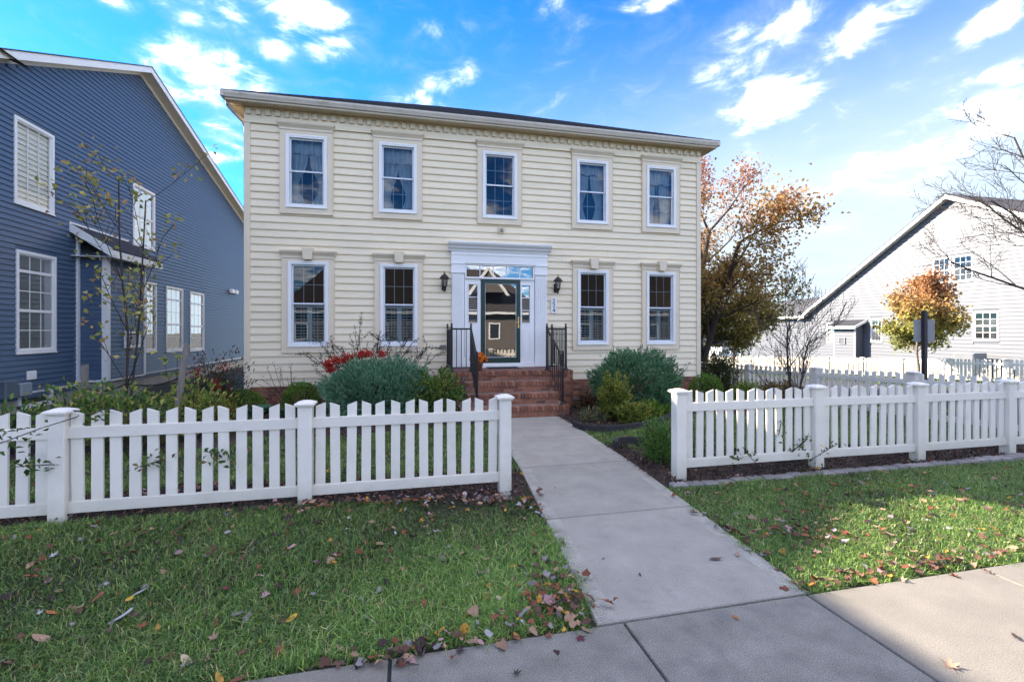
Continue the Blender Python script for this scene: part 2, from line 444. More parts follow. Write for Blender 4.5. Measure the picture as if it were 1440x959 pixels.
class MB:
    def __init__(s):
        s.v = []; s.f = []; s.mi = []

    def face(s, pts, mi=0):
        b = len(s.v)
        s.v += [tuple(p) for p in pts]
        s.f.append(tuple(range(b, b + len(pts)))); s.mi.append(mi)
        return s

    def hexa(s, p, mi=0):
        """eight corners: bottom ring 0-3, top ring 4-7"""
        b = len(s.v)
        s.v += [tuple(q) for q in p]
        for f in ((3, 2, 1, 0), (4, 5, 6, 7), (0, 1, 5, 4), (1, 2, 6, 5), (2, 3, 7, 6), (3, 0, 4, 7)):
            s.f.append(tuple(b + i for i in f)); s.mi.append(mi)
        return s

    def box(s, x0, x1, y0, y1, z0, z1, mi=0):
        return s.hexa([(x0, y0, z0), (x1, y0, z0), (x1, y1, z0), (x0, y1, z0),
                       (x0, y0, z1), (x1, y0, z1), (x1, y1, z1), (x0, y1, z1)], mi)

    def cbox(s, x0, x1, y0, y1, z0, z1, c=0.006, mi=0):
        """box with chamfered vertical edges and top"""
        b = len(s.v)

        def ring(i, z):
            return [(x0 + i + c, y0 + i, z), (x1 - i - c, y0 + i, z), (x1 - i, y0 + i + c, z), (x1 - i, y1 - i - c, z),
                    (x1 - i - c, y1 - i, z), (x0 + i + c, y1 - i, z), (x0 + i, y1 - i - c, z), (x0 + i, y0 + i + c, z)]
        s.v += ring(0, z0) + ring(0, z1 - c) + ring(c, z1)
        for k in range(2):
            for i in range(8):
                j = (i + 1) % 8
                s.f.append((b + k * 8 + i, b + k * 8 + j, b + k * 8 + 8 + j, b + k * 8 + 8 + i)); s.mi.append(mi)
        s.f.append(tuple(b + 16 + i for i in range(8))); s.mi.append(mi)
        s.f.append(tuple(b + 7 - i for i in range(8))); s.mi.append(mi)
        return s

    def ringxz(s, x0, x1, z0, z1, w, y0, y1, mi=0, wb=None):
        """upright rectangular frame"""
        wb = wb or w
        s.box(x0, x0 + w, y0, y1, z0, z1, mi); s.box(x1 - w, x1, y0, y1, z0, z1, mi)
        s.box(x0 + w, x1 - w, y0, y1, z1 - w, z1, mi); s.box(x0 + w, x1 - w, y0, y1, z0, z0 + wb, mi)
        return s

    def tube(s, p0, p1, r0, r1=None, n=6, mi=0, cap=False):
        r1 = r0 if r1 is None else r1
        p0 = Vector(p0); p1 = Vector(p1)
        d = (p1 - p0)
        if d.length < 1e-6:
            return s
        d.normalize()
        a = d.orthogonal().normalized(); c = d.cross(a)
        b = len(s.v)
        for p, r in ((p0, r0), (p1, r1)):
            for i in range(n):
                t = 2 * math.pi * i / n
                q = p + a * (math.cos(t) * r) + c * (math.sin(t) * r)
                s.v.append((q.x, q.y, q.z))
        for i in range(n):
            j = (i + 1) % n
            s.f.append((b + i, b + j, b + n + j, b + n + i)); s.mi.append(mi)
        if cap:
            s.f.append(tuple(b + n - 1 - i for i in range(n))); s.mi.append(mi)
            s.f.append(tuple(b + n + i for i in range(n))); s.mi.append(mi)
        return s

    def lathe(s, prof, c=(0, 0, 0), n=14, mi=0):
        """profile of (r, z) turned about the vertical through c"""
        b = len(s.v)
        for r, z in prof:
            for i in range(n):
                t = 2 * math.pi * i / n
                s.v.append((c[0] + r * math.cos(t), c[1] + r * math.sin(t), c[2] + z))
        for k in range(len(prof) - 1):
            for i in range(n):
                j = (i + 1) % n
                s.f.append((b + k * n + i, b + k * n + j, b + k * n + n + j, b + k * n + n + i)); s.mi.append(mi)
        return s

    def prismx(s, prof, x0, x1, mi=0, caps=True):
        """closed (y,z) outline pushed along x"""
        b = len(s.v); n = len(prof)
        s.v += [(x0, y, z) for y, z in prof] + [(x1, y, z) for y, z in prof]
        for i in range(n):
            j = (i + 1) % n
            s.f.append((b + i, b + j, b + n + j, b + n + i)); s.mi.append(mi)
        if caps:
            s.f.append(tuple(b + n - 1 - i for i in range(n))); s.mi.append(mi)
            s.f.append(tuple(b + n + i for i in range(n))); s.mi.append(mi)
        return s

    def mesh(s, name, mats, smooth=False):
        me = bpy.data.meshes.new(name)
        me.from_pydata(s.v, [], s.f)
        if not isinstance(mats, (list, tuple)):
            mats = [mats]
        for m in mats:
            me.materials.append(m)
        if len(mats) > 1:
            me.polygons.foreach_set('material_index', s.mi)
        if smooth:
            me.polygons.foreach_set('use_smooth', [True] * len(s.f))
        me.update()
        return me

    def build(s, name, mats, parent=None, smooth=False, **props):
        return add(name, s.mesh(name, mats, smooth), parent, **props)


CACHE = {}


def cached(key, fn):
    if key not in CACHE:
        CACHE[key] = fn()
    return CACHE[key]


def npmesh(name, V, F, m, col=None, smooth=False):
    """V (n,3), F (k,3 or 4) numpy, col per vertex"""
    me = bpy.data.meshes.new(name)
    V = np.asarray(V, np.float32); F = np.asarray(F, np.int32)
    k = F.shape[1]
    me.vertices.add(len(V)); me.vertices.foreach_set('co', V.ravel())
    me.loops.add(F.size); me.loops.foreach_set('vertex_index', F.ravel())
    me.polygons.add(len(F))
    me.polygons.foreach_set('loop_start', np.arange(0, F.size, k, dtype=np.int32))
    me.polygons.foreach_set('loop_total', np.full(len(F), k, np.int32))
    if smooth:
        me.polygons.foreach_set('use_smooth', np.ones(len(F), bool))
    if col is not None:
        a = me.attributes.new('Col', 'FLOAT_COLOR', 'POINT')
        c4 = np.ones((len(V), 4), np.float32); c4[:, :3] = col
        a.data.foreach_set('color', c4.ravel())
    me.materials.append(m)
    me.update(calc_edges=True)
    return me


def unit(v):
    return v / np.maximum(np.linalg.norm(v, axis=1, keepdims=True), 1e-6)


def leaves(P, size, col, axis=None, aspect=0.55, up=0.5, fold=0.18, rg=None, jit=1.0):
    """one folded four-sided leaf per point; returns V, F, C"""
    rg = rg or rng
    n = len(P)
    d = rg.normal(size=(n, 3)) * jit
    if axis is not None:
        d = d + axis
    d = unit(d)
    nn = rg.normal(size=(n, 3)); nn[:, 2] += up
    s = unit(np.cross(d, nn))
    nn = unit(np.cross(s, d))
    L = np.asarray(size).reshape(-1, 1) * np.ones((n, 1))
    base = P - d * L * 0.5
    tip = P + d * L * 0.5
    mid = P + d * L * 0.02 - nn * L * fold
    a = mid + s * L * aspect * 0.5 + nn * L * fold * 2
    b = mid - s * L * aspect * 0.5 + nn * L * fold * 2
    V = np.stack([base, a, tip, b], 1).reshape(-1, 3)
    F = np.arange(4 * n).reshape(n, 4)
    C = np.repeat(col, 4, axis=0)
    return V, F, C


OUT8 = np.array([(0.0, -0.5), (0.26, -0.30), (0.40, -0.02), (0.24, 0.10), (0.22, 0.34), (0.0, 0.52), (-0.22, 0.32), (-0.26, 0.08), (-0.40, -0.04), (-0.24, -0.32)])


def curled(P, size, col, rg, tilt=0.35):
    """dead leaves: ten-cornered outline, curled and lying roughly flat"""
    n = len(P); k = len(OUT8)
    a = rg.uniform(0, 2 * np.pi, n)
    nz = np.stack([rg.normal(size=n) * tilt, rg.normal(size=n) * tilt, np.ones(n)], 1); nz = unit(nz)
    d = np.stack([np.cos(a), np.sin(a), np.zeros(n)], 1)
    s = unit(np.cross(d, nz)); d = np.cross(nz, s)
    asp = rg.uniform(0.7, 1.3, (n, 1)); cu = rg.uniform(0.0, 1.1, (n, 1)); cv = rg.uniform(-0.5, 0.6, (n, 1))
    o = OUT8[None] * (1 + rg.normal(size=(n, k, 1)) * 0.13)
    ox, oy = o[..., 0] * asp, o[..., 1]
    oz = cu * ox ** 2 * 1.6 + cv * oy ** 2 + rg.normal(size=(n, k)) * 0.05
    L = np.asarray(size).reshape(-1, 1, 1)
    V = P[:, None] + L * (ox[..., None] * s[:, None] + oy[..., None] * d[:, None] + oz[..., None] * nz[:, None])
    V = np.concatenate([P[:, None], V], 1)
    i = np.arange(k)
    f = np.stack([np.zeros(k, int), 1 + i, 1 + (i + 1) % k], 1)
    F = (np.arange(n)[:, None, None] * (k + 1) + f[None]).reshape(-1, 3)
    return V.reshape(-1, 3), F, np.repeat(col, k + 1, axis=0)


def pick(cols, n, var=0.15, rg=None, w=None):
    rg = rg or rng
    cols = np.array(cols, float)
    c = cols[rg.choice(len(cols), n, p=w)]
    return np.clip(c * (1 + rg.normal(size=(n, 1)) * var), 0.004, 0.9)


def sstep(a, b, x):
    t = np.clip((x - a) / (b - a), 0, 1)
    return t * t * (3 - 2 * t)


def gz(x, y):
    """lie of the land: level by the house, falling away to the right and back"""
    return -0.03 + 0.085 * sstep(2.7, 4.5, y) * sstep(0.9, -0.4, x) * (1 - sstep(5.0, 7.0, y)) - 0.0445 * np.maximum(0, np.minimum(y, 70) - 3.8) * sstep(5.0, 10.0, x) - 0.25 * sstep(40, 200, np.hypot(x, y))


def walk_l(y):
    return 1.105 + 0.095 * (min(y, 5.7) - 2.55) + max(0, y - 5.7) * 0.045


def walk_r(y):
    return 2.62 + 0.095 * (min(y, 5.7) - 2.55) + max(0, y - 5.7) * 0.04


# ------------------------------------------------------------------ setting: ground, paths, beds
def ground():
    xs = np.unique(np.concatenate([np.linspace(-900, -30, 8), np.linspace(-30, 45, 76), np.linspace(45, 900, 10)]))
    ys = np.unique(np.concatenate([np.linspace(-900, -30, 8), np.linspace(-30, 75, 71), np.linspace(75, 900, 10)]))
    X, Y = np.meshgrid(xs, ys)
    V = np.stack([X, Y, gz(X, Y)], -1).reshape(-1, 3)
    nx = len(xs)
    i, j = np.meshgrid(np.arange(nx - 1), np.arange(len(ys) - 1))
    a = (j * nx + i).ravel()
    F = np.stack([a, a + 1, a + nx + 1, a + nx], 1)
    add('ground', npmesh('ground', V, F, SOIL, smooth=True), None, kind='structure')


ground()


def slab_mesh(pts, m, edge=0.0, h=0.12, medge=None):
    """concrete slab from a four-cornered outline (front-left, front-right, back-right, back-left), tooled edges"""
    mb = MB()
    P = [Vector((x, y, 0)) for x, y in pts]
    c = sum(P, Vector()) / 4
    ins = lambda k: [p + (c - p).normalized() * k for p in P]
    r0, r1 = P, ins(0.006)
    b = len(mb.v)
    mb.v += [(p.x, p.y, -h) for p in r0] + [(p.x, p.y, -0.008) for p in r0] + [(p.x, p.y, 0.0) for p in r1]
    for k in range(2):
        for i in range(4):
            j = (i + 1) % 4
            mb.f.append((b + 4 * k + i, b + 4 * k + j, b + 4 * k + 4 + j, b + 4 * k + 4 + i)); mb.mi.append(0)
    if edge > 0:
        l0, l1 = r1[0].lerp(r1[1], edge), r1[3].lerp(r1[2], edge)
        q0, q1 = r1[0].lerp(r1[1], 1 - edge), r1[3].lerp(r1[2], 1 - edge)
        mb.face([r1[0], l0, l1, r1[3]], 1); mb.face([l0, q0, q1, l1], 0); mb.face([q0, r1[1], r1[2], q1], 1)
        return mb.mesh('slab', [m, medge])
    mb.face(r1, 0)
    return mb.mesh('slab', m)


walk = add('walkway', None, None, (2.0, 5.8, 0), kind='structure')
joints = [2.555, 4.09, 5.70, 7.28, 8.99]
for i in range(4):
    y0, y1 = joints[i] + 0.010, joints[i + 1] - 0.010
    add('slab', slab_mesh([(walk_l(y0), y0), (walk_r(y0), y0), (walk_r(y1), y1), (walk_l(y1), y1)], CONC, 0.085, medge=CONCEDGE), walk)
sw = add('sidewalk', None, None, (2, 1.8, 0), kind='structure')
jx = [-4.2, -2.8, -1.42, -0.085, 1.265, 2.575, 4.10, 5.55, 7.0, 8.45, 9.9]
for i in range(len(jx) - 1):
    m = CONC3 if i in (0, 1, 2, 5, 6, 7, 8, 9) else CONC2
    add('slab', slab_mesh([(jx[i] + 0.008, 1.02), (jx[i + 1] - 0.008, 1.02), (jx[i + 1] - 0.008, 2.54), (jx[i] + 0.008, 2.54)], m), sw)
MB().box(-5, 10.5, 0.98, 2.56, -0.2, -0.07).box(walk_l(4) - 0.05, walk_r(8) - 0.2, 2.6, 9.0, -0.2, -0.072).build('path_bed', JOINT, None, kind='structure')
# expansion strip in the joint at the left
MB().box(-0.097, -0.073, 1.02, 2.55, -0.1, -0.004).build('expansion_joint', mat('joint_filler', (0.02, 0.02, 0.02), 0.8), sw)


def bumpy_sheet(name, inside, bounds, step, lift, m, amp=0.025, parent=None, **props):
    x0, x1, y0, y1 = bounds
    xs = np.arange(x0, x1 + 1e-6, step); ys = np.arange(y0, y1 + 1e-6, step)
    X, Y = np.meshgrid(xs, ys)
    ok = inside(X, Y)
    rr = np.random.default_rng(5)
    Z = gz(X, Y) + lift + rr.random(X.shape) * amp
    edge = np.zeros_like(ok)
    pad = np.pad(ok, 1)
    edge = ok & ~(pad[:-2, 1:-1] & pad[2:, 1:-1] & pad[1:-1, :-2] & pad[1:-1, 2:])
    Z[edge] = gz(X, Y)[edge] - 0.01
    nx = len(xs)
    i, j = np.meshgrid(np.arange(nx - 1), np.arange(len(ys) - 1))
    a = (j * nx + i)
    okf = ok[:-1, :-1] & ok[1:, :-1] & ok[:-1, 1:] & ok[1:, 1:]
    a = a[okf]
    F = np.stack([a, a + 1, a + nx + 1, a + nx], 1)
    V = np.stack([X, Y, Z], -1).reshape(-1, 3)
    return add(name, npmesh(name, V, F, m, smooth=True), parent, **props)


EDGE_PTS = [(2.98, 7.98), (2.99, 7.62), (3.25, 7.45), (3.6, 7.42), (4.1, 7.55), (4.67, 7.88), (5.15, 8.28), (5.6, 8.8), (6.3, 9.3)]


def edge_y(x):
    return np.interp(x, [p[0] for p in EDGE_PTS[1:]], [p[1] for p in EDGE_PTS[1:]])


def in_right_bed(X, Y):
    return (X > 2.95) & (X < 8.2) & (Y > edge_y(X)) & (Y < 11.1)


def in_left_bed(X, Y):
    return (X > -8.0) & (X < 1.62) & (Y > 8.35 + 0.25 * np.sin(X * 1.3) + 0.5 * (X < -2.6) * -1.6) & (Y < 11.1)


def in_front_left(X, Y):
    return (X > -7) & (X < 1.3 + 0.08 * (Y - 4.7)) & (Y > 4.80) & (Y < 5.55 + 0.12 * np.sin(X * 2.2))


def in_front_right(X, Y):
    return (X > 2.80 + 0.06 * (Y - 4.7)) & (X < 9.9) & (Y > 4.72) & (Y < 5.75 + 0.75 * np.exp(-((X - 3.0) / 0.5) ** 2) + 0.1 * np.sin(X * 3))


def any_bed(X, Y):
    return in_right_bed(X, Y) | in_left_bed(X, Y) | in_front_left(X, Y) | in_front_right(X, Y)


for nm, fn, b in (('mulch_bed', in_right_bed, (2.9, 8.3, 7.3, 11.2)), ('mulch_bed', in_left_bed, (-8, 1.7, 6.8, 11.2)),
                  ('mulch_bed', in_front_left, (-7, 1.5, 4.7, 5.8)), ('mulch_bed', in_front_right, (2.75, 9.9, 4.7, 6.7))):
    bumpy_sheet(nm, fn, b, 0.06, 0.02, MULCH, kind='structure')


def scatter(fn, b, n, rg):
    x = rg.uniform(b[0], b[1], n); y = rg.uniform(b[2], b[3], n)
    k = fn(x, y)
    return x[k], y[k]


def mulch_chips():
    rg = np.random.default_rng(3)
    V, F, C = [], [], []
    off = 0
    for fn, b, n in ((in_right_bed, (2.9, 6.5, 7.3, 9.5), 7000), (in_front_right, (2.8, 9, 4.7, 6.7), 12000), (in_front_left, (-4.5, 1.5, 4.7, 5.8), 8000), (in_left_bed, (-5, 1.6, 8, 10), 5000)):
        x, y = scatter(fn, b, n, rg)
        P = np.stack([x, y, gz(x, y) + 0.045 + rg.random(len(x)) * 0.012], 1)
        v, f, c = leaves(P, rg.uniform(0.02, 0.06, len(P)), pick([(0.05, 0.03, 0.022), (0.085, 0.05, 0.035), (0.03, 0.022, 0.02), (0.13, 0.085, 0.06)], len(P), 0.25, rg), aspect=0.35, up=3, fold=0.1, rg=rg,
                         axis=None)
        V.append(v); F.append(f + off); C.append(c); off += len(v)
    add('mulch_chips', npmesh('mulch_chips', np.concatenate(V), np.concatenate(F), DRYLEAF, np.concatenate(C)), None, kind='stuff')


mulch_chips()

# side street and far pavement, mostly hidden behind the fences
bumpy_sheet('side_street', lambda X, Y: (X > 13.5) & (X < 20.0), (12, 21, -20, 75), 1.5, 0.012, ASPHALT, 0.0, kind='structure')


# ------------------------------------------------------------------ grass
def blades(x, y, z, h, w, col, rg, lean=0.5):
    n = len(x)
    a = rg.uniform(0, 2 * np.pi, n)
    side = np.stack([np.cos(a), np.sin(a), np.zeros(n)], 1)
    b = a + np.pi / 2 + rg.normal(size=n) * 0.6
    ln = np.abs(rg.normal(size=n)) * lean
    fw = np.stack([np.cos(b), np.sin(b), np.zeros(n)], 1)
    P = np.stack([x, y, z], 1)
    hh = h[:, None]; ww = w[:, None]; up = np.array([[0, 0, 1.0]])
    m = P + up * hh * 0.55 + fw * hh * (0.28 * ln)[:, None]
    t = P + up * hh * (1 - 0.25 * np.minimum(ln, 1.5))[:, None] + fw * hh * (0.95 * ln)[:, None]
    V = np.stack([P - side * ww * 0.5, P + side * ww * 0.5, m + side * ww * 0.42, m - side * ww * 0.42, t], 1).reshape(-1, 3)
    k = np.arange(n)[:, None] * 5
    F = np.concatenate([k + np.array([[0, 1, 2]]), k + np.array([[0, 2, 3]]), k + np.array([[3, 2, 4]])], 0)
    C = np.repeat(col, 5, axis=0)
    return V, F, C


def tuft_noise(x, y, rg_seed=2):
    r = np.random.default_rng(rg_seed)
    s = np.zeros_like(x)
    for _ in range(9):
        k = r.normal(size=2) * 2.6
        s += np.sin(x * k[0] + y * k[1] + r.uniform(0, 6.3))
    return s / 4.2


def lawn(name, label_parts, zones, seed):
    rg = np.random.default_rng(seed)
    V, F, C = [], [], []
    off = 0
    for fn, b, dens, hh, ww in zones:
        n = int((b[1] - b[0]) * (b[3] - b[2]) * dens)
        x, y = scatter(fn, b, n, rg)
        t = tuft_noise(x, y)
        keep = rg.random(len(x)) < np.clip(0.80 + 0.3 * t, 0.35, 1)
        x, y, t = x[keep], y[keep], t[keep]
        n = len(x)
        h = hh * rg.uniform(0.55, 1.25, n) * (1 + 0.22 * t)
        w = ww * rg.uniform(0.7, 1.4, n)
        base = np.array([(0.098, 0.185, 0.036), (0.155, 0.25, 0.05), (0.052, 0.108, 0.027), (0.25, 0.31, 0.075), (0.38, 0.32, 0.17)])
        col = base[rg.choice(5, n, p=(0.33, 0.25, 0.22, 0.14, 0.06))] * (1.08 + 0.34 * t + rg.normal(size=n) * 0.26)[:, None]
        v, f, c = blades(x, y, gz(x, y) - 0.003, h, w, np.clip(col, 0.01, 1), rg, 1.25)
        V.append(v); F.append(f + off); C.append(c); off += len(v)
    add(name, npmesh(name, np.concatenate(V), np.concatenate(F), GRASSM, np.concatenate(C)), None, kind='stuff')


def wl(Y):
    return 1.105 + 0.095 * (np.minimum(Y, 5.7) - 2.55) + np.maximum(0, Y - 5.7) * 0.045


def wr(Y):
    return 2.62 + 0.095 * (np.minimum(Y, 5.7) - 2.55) + np.maximum(0, Y - 5.7) * 0.04


frayL = lambda Y: 0.035 * np.sin(Y * 9) + 0.03 * np.sin(Y * 23 + 1)
in_lawn_left = lambda X, Y: (X < wl(Y) + 0.01 + frayL(Y)) & (Y > 2.57 + 0.02 * np.sin(X * 11)) & (Y < 4.80 - 0.06 * (X > -0.9) + 0.03 * np.sin(X * 7)) & (X > -0.74 * Y - 0.25)
in_lawn_right = lambda X, Y: (X > wr(Y) - 0.015 + frayL(Y)) & (Y > 2.57 + 0.02 * np.sin(X * 11)) & (Y < 4.62 + 0.03 * np.sin(X * 7)) & (X < 1.86 * Y + 0.3)
in_yard = lambda X, Y: ~any_bed(X, Y) & ((X < wl(Y)) | (X > wr(Y))) & (X > -0.74 * Y - 0.3) & (X < 1.86 * Y) & ~((X > -3.7) & (X < 7.9) & (Y > 10.9))
lawn('front_grass', None, [
    (lambda X, Y: in_lawn_left(X, Y) & (Y < 3.3), (-3, 1.5, 2.5, 3.3), 10500, 0.056, 0.0052),
    (lambda X, Y: in_lawn_left(X, Y) & (Y >= 3.3), (-4, 1.5, 3.3, 4.8), 8500, 0.056, 0.0058),
    (lambda X, Y: in_lawn_right(X, Y) & (Y < 3.4), (2.5, 6.6, 2.5, 3.4), 10500, 0.056, 0.0052),
    (lambda X, Y: in_lawn_right(X, Y) & (Y >= 3.4), (2.5, 9.2, 3.4, 4.7), 8000, 0.056, 0.0058)], 21)
lawn('yard_grass', None, [
    (lambda X, Y: in_yard(X, Y) & (Y < 8.6), (-7, 12, 5.4, 8.6), 2600, 0.065, 0.008),
    (lambda X, Y: in_yard(X, Y), (-7.6, -3.5, 8.6, 14), 900, 0.08, 0.014),
    (lambda X, Y: in_yard(X, Y), (7.8, 13.4, 8.6, 17), 700, 0.08, 0.016),
    (lambda X, Y: in_yard(X, Y), (20.2, 28.5, 10, 34), 90, 0.1, 0.05)], 22)

# ------------------------------------------------------------------ the cream house
YF = 11.14
house = thing('house', 'cream clapboard two-storey house with brick steps and white door surround', 'house', (2.17, 14.0, 0))
HX0, HX1, HY1 = -3.42, 7.77, 20.4
EXPO = 0.1652
UZ = dict(c0=4.35, c1=6.20, f0=4.48, f1=6.105, cw=1.10, fw=0.865)
LZ = dict(c0=1.255, c1=3.355, f0=1.38, f1=3.29, cw=1.085, fw=0.85)
UX = [-2.18, -0.195, 2.23, 4.655, 6.61]
LX = [-2.145, -0.17, 4.67, 6.60]
openings = [(c - 0.38, c + 0.38, UZ['f0'] + 0.05, UZ['f1'] - 0.05, c - 0.55, c + 0.55) for c in UX] + \
           [(c - 0.38, c + 0.38, LZ['f0'] + 0.05, LZ['f1'] - 0.05, c - 0.54, c + 0.54) for c in LX] + \
           [(1.3, 3.2, 0.86, 3.40, 1.10, 3.38)]


def house_shell():
    mb = MB()
    xs = sorted({HX0, HX1} | {o[0] for o in openings} | {o[1] for o in openings})
    zs = sorted({0.3, 6.62} | {o[2] for o in openings} | {o[3] for o in openings})
    for i in range(len(xs) - 1):
        for j in range(len(zs) - 1):
            mx, mz = (xs[i] + xs[i + 1]) / 2, (zs[j] + zs[j + 1]) / 2
            if any(o[0] < mx < o[1] and o[2] < mz < o[3] for o in openings):
                continue
            mb.face([(xs[i], YF + 0.02, zs[j]), (xs[i + 1], YF + 0.02, zs[j]), (xs[i + 1], YF + 0.02, zs[j + 1]), (xs[i], YF + 0.02, zs[j + 1])])
    mb.build('wall', CREAM, house)
    # side and rear walls: lapped boards joined into one mesh each (only met in reflections)
    mb = MB()
    for i in range(36):
        z = 0.5 + EXPO * i
        mb.face([(HX0 - 0.018, HY1, z), (HX0 - 0.018, YF + 0.02, z), (HX0 - 0.003, YF + 0.02, z + EXPO), (HX0 - 0.003, HY1, z + EXPO)])
        mb.face([(HX0, HY1, z), (HX0, YF + 0.02, z), (HX0 - 0.018, YF + 0.02, z), (HX0 - 0.018, HY1, z)])
        mb.face([(HX1 + 0.018, YF + 0.02, z), (HX1 + 0.018, HY1, z), (HX1 + 0.003, HY1, z + EXPO), (HX1 + 0.003, YF + 0.02, z + EXPO)])
        mb.face([(HX1 + 0.018, YF + 0.02, z), (HX1, YF + 0.02, z), (HX1, HY1, z), (HX1 + 0.018, HY1, z)])
    mb.box(HX0, HX1, HY1, HY1 + 0.1, 0, 6.6)
    mb.build('side_siding', CREAM, house, kind='stuff')
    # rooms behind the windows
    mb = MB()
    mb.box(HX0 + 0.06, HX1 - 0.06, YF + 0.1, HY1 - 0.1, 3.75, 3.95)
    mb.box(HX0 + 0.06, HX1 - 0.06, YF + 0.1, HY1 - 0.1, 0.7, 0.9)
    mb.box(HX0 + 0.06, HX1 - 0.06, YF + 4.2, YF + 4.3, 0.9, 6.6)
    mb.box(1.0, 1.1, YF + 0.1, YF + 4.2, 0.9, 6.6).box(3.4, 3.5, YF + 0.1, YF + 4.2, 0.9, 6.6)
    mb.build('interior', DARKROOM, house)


house_shell()


def board_mesh():
    mb = MB()
    pr = [(0.0, 0.0), (-0.026, 0.0), (-0.029, 0.004), (-0.029, 0.010), (-0.026, 0.014), (-0.014, 0.0155), (-0.014, 0.0205), (-0.023, 0.023), (-0.004, EXPO - 0.001), (0.0, EXPO - 0.001)]
    mb.prismx(pr, -0.5, 0.5)
    return mb.mesh('siding_board', CREAM)


BOARD = board_mesh()
for i in range(35):
    z = 0.50 + EXPO * i
    cuts = sorted((o[4] + 0.04, o[5] - 0.04) for o in openings if z + EXPO > o[2] - 0.0 and z < o[3])
    x = HX0 + 0.05
    xe = HX1 - 0.05
    segs = []
    for a, b in cuts:
        segs.append((x, a)); x = b
    segs.append((x, xe))
    seamed = []
    for a, b in segs:
        while b - a > 4.2:
            c_ = a + random.uniform(1.6, 3.6)
            seamed.append((a, c_ - 0.0012)); a = c_ + 0.0012
        seamed.append((a, b))
    for a, b in seamed:
        if z < 0.9 and a < 3.7 and b > 0.77:          # the porch landing covers these
            for aa, bb in ((a, 0.9), (3.6, b)):
                if bb - aa > 0.05:
                    add('siding_board', BOARD, house, ((aa + bb) / 2, YF + 0.02, z), scale=(bb - aa, 1, 1))
            continue
        if b - a > 0.03:
            add('siding_board', BOARD, house, ((a + b) / 2, YF + 0.02 + random.uniform(-0.0012, 0.0012), z), (random.uniform(-0.004, 0.004), 0, random.uniform(-0.0006, 0.0006)), (b - a, 1, 1))
# corner boards, frieze, dentils, soffit, gutter
for x0, x1 in ((HX0 - 0.035, HX0 + 0.085), (HX1 - 0.085, HX1 + 0.035)):
    MB().box(x0, x1, YF - 0.022, YF + 0.09, 0.47, 6.36).build('corner_board', CREAMTRIM, house)
MB().box(HX0 - 0.035, HX1 + 0.035, YF - 0.02, YF + 0.02, 6.29, 6.63).box(HX0 - 0.05, HX1 + 0.05, YF - 0.034, YF - 0.02, 6.29, 6.315) \
    .box(HX0 - 0.05, HX1 + 0.05, YF - 0.045, YF - 0.02, 6.585, 6.62).build('frieze_board', CREAM, house)
DENT = MB().cbox(-0.052, 0.052, -0.05, 0.0, -0.06, 0.06, 0.005).mesh('dentil', CREAMTRIM)
nd = 58
for i in range(nd):
    add('dentil', DENT, house, (HX0 + 0.06 + (HX1 - HX0 - 0.12) * i / (nd - 1), YF - 0.02, 6.525))
OV = 0.38
mb = MB()
npan = 74
for i in range(npan):                                       # vented soffit panels with a groove between
    xa = HX0 - OV + 0.06 + (HX1 - HX0 + 2 * OV - 0.12) * i / npan
    xb = HX0 - OV + 0.06 + (HX1 - HX0 + 2 * OV - 0.12) * (i + 1) / npan
    mb.box(xa + 0.004, xb - 0.004, YF - OV + 0.06, YF - 0.02, 6.62, 6.635)
    mb.box(xb - 0.004, xb + 0.004, YF - OV + 0.06, YF - 0.02, 6.627, 6.64)
for xs_ in (HX0 - OV + 0.06, HX1 + 0.02):
    mb.box(xs_, xs_ + OV - 0.08, YF, HY1 + 0.2, 6.62, 6.635)
mb.build('soffit', SOFFIT, house)
G0 = YF - OV
fas = [(G0 + 0.065, 6.61), (G0 + 0.065, 6.78), (G0 + 0.09, 6.78), (G0 + 0.09, 6.61)]
mb = MB().prismx(fas, HX0 - OV + 0.07, HX1 + OV - 0.07)
mb.box(HX0 - OV + 0.065, HX0 - OV + 0.09, G0 + 0.07, HY1 + 0.3, 6.61, 6.78).box(HX1 + OV - 0.09, HX1 + OV - 0.065, G0 + 0.07, HY1 + 0.3, 6.61, 6.78)
mb.build('fascia', GUTTER, house)
gut = [(G0 + 0.064, 6.655), (G0 + 0.03, 6.655), (G0 + 0.018, 6.69), (G0 + 0.0, 6.735), (G0 + 0.0, 6.775), (G0 + 0.008, 6.775), (G0 + 0.012, 6.74), (G0 + 0.064, 6.70)]
mb = MB().prismx(gut, HX0 - OV, HX1 + OV)
mb.box(HX0 - OV, HX0 - OV + 0.064, G0 + 0.004, HY1 + 0.3, 6.66, 6.772).box(HX1 + OV - 0.064, HX1 + OV, G0 + 0.004, HY1 + 0.3, 6.66, 6.772)
mb.build('gutter', mat('gutter_white', (0.56, 0.49, 0.40), 0.35, var=0.08, scale=3, stain=(2.5, 0.7, (0.25, 0.2, 0.15))), house)


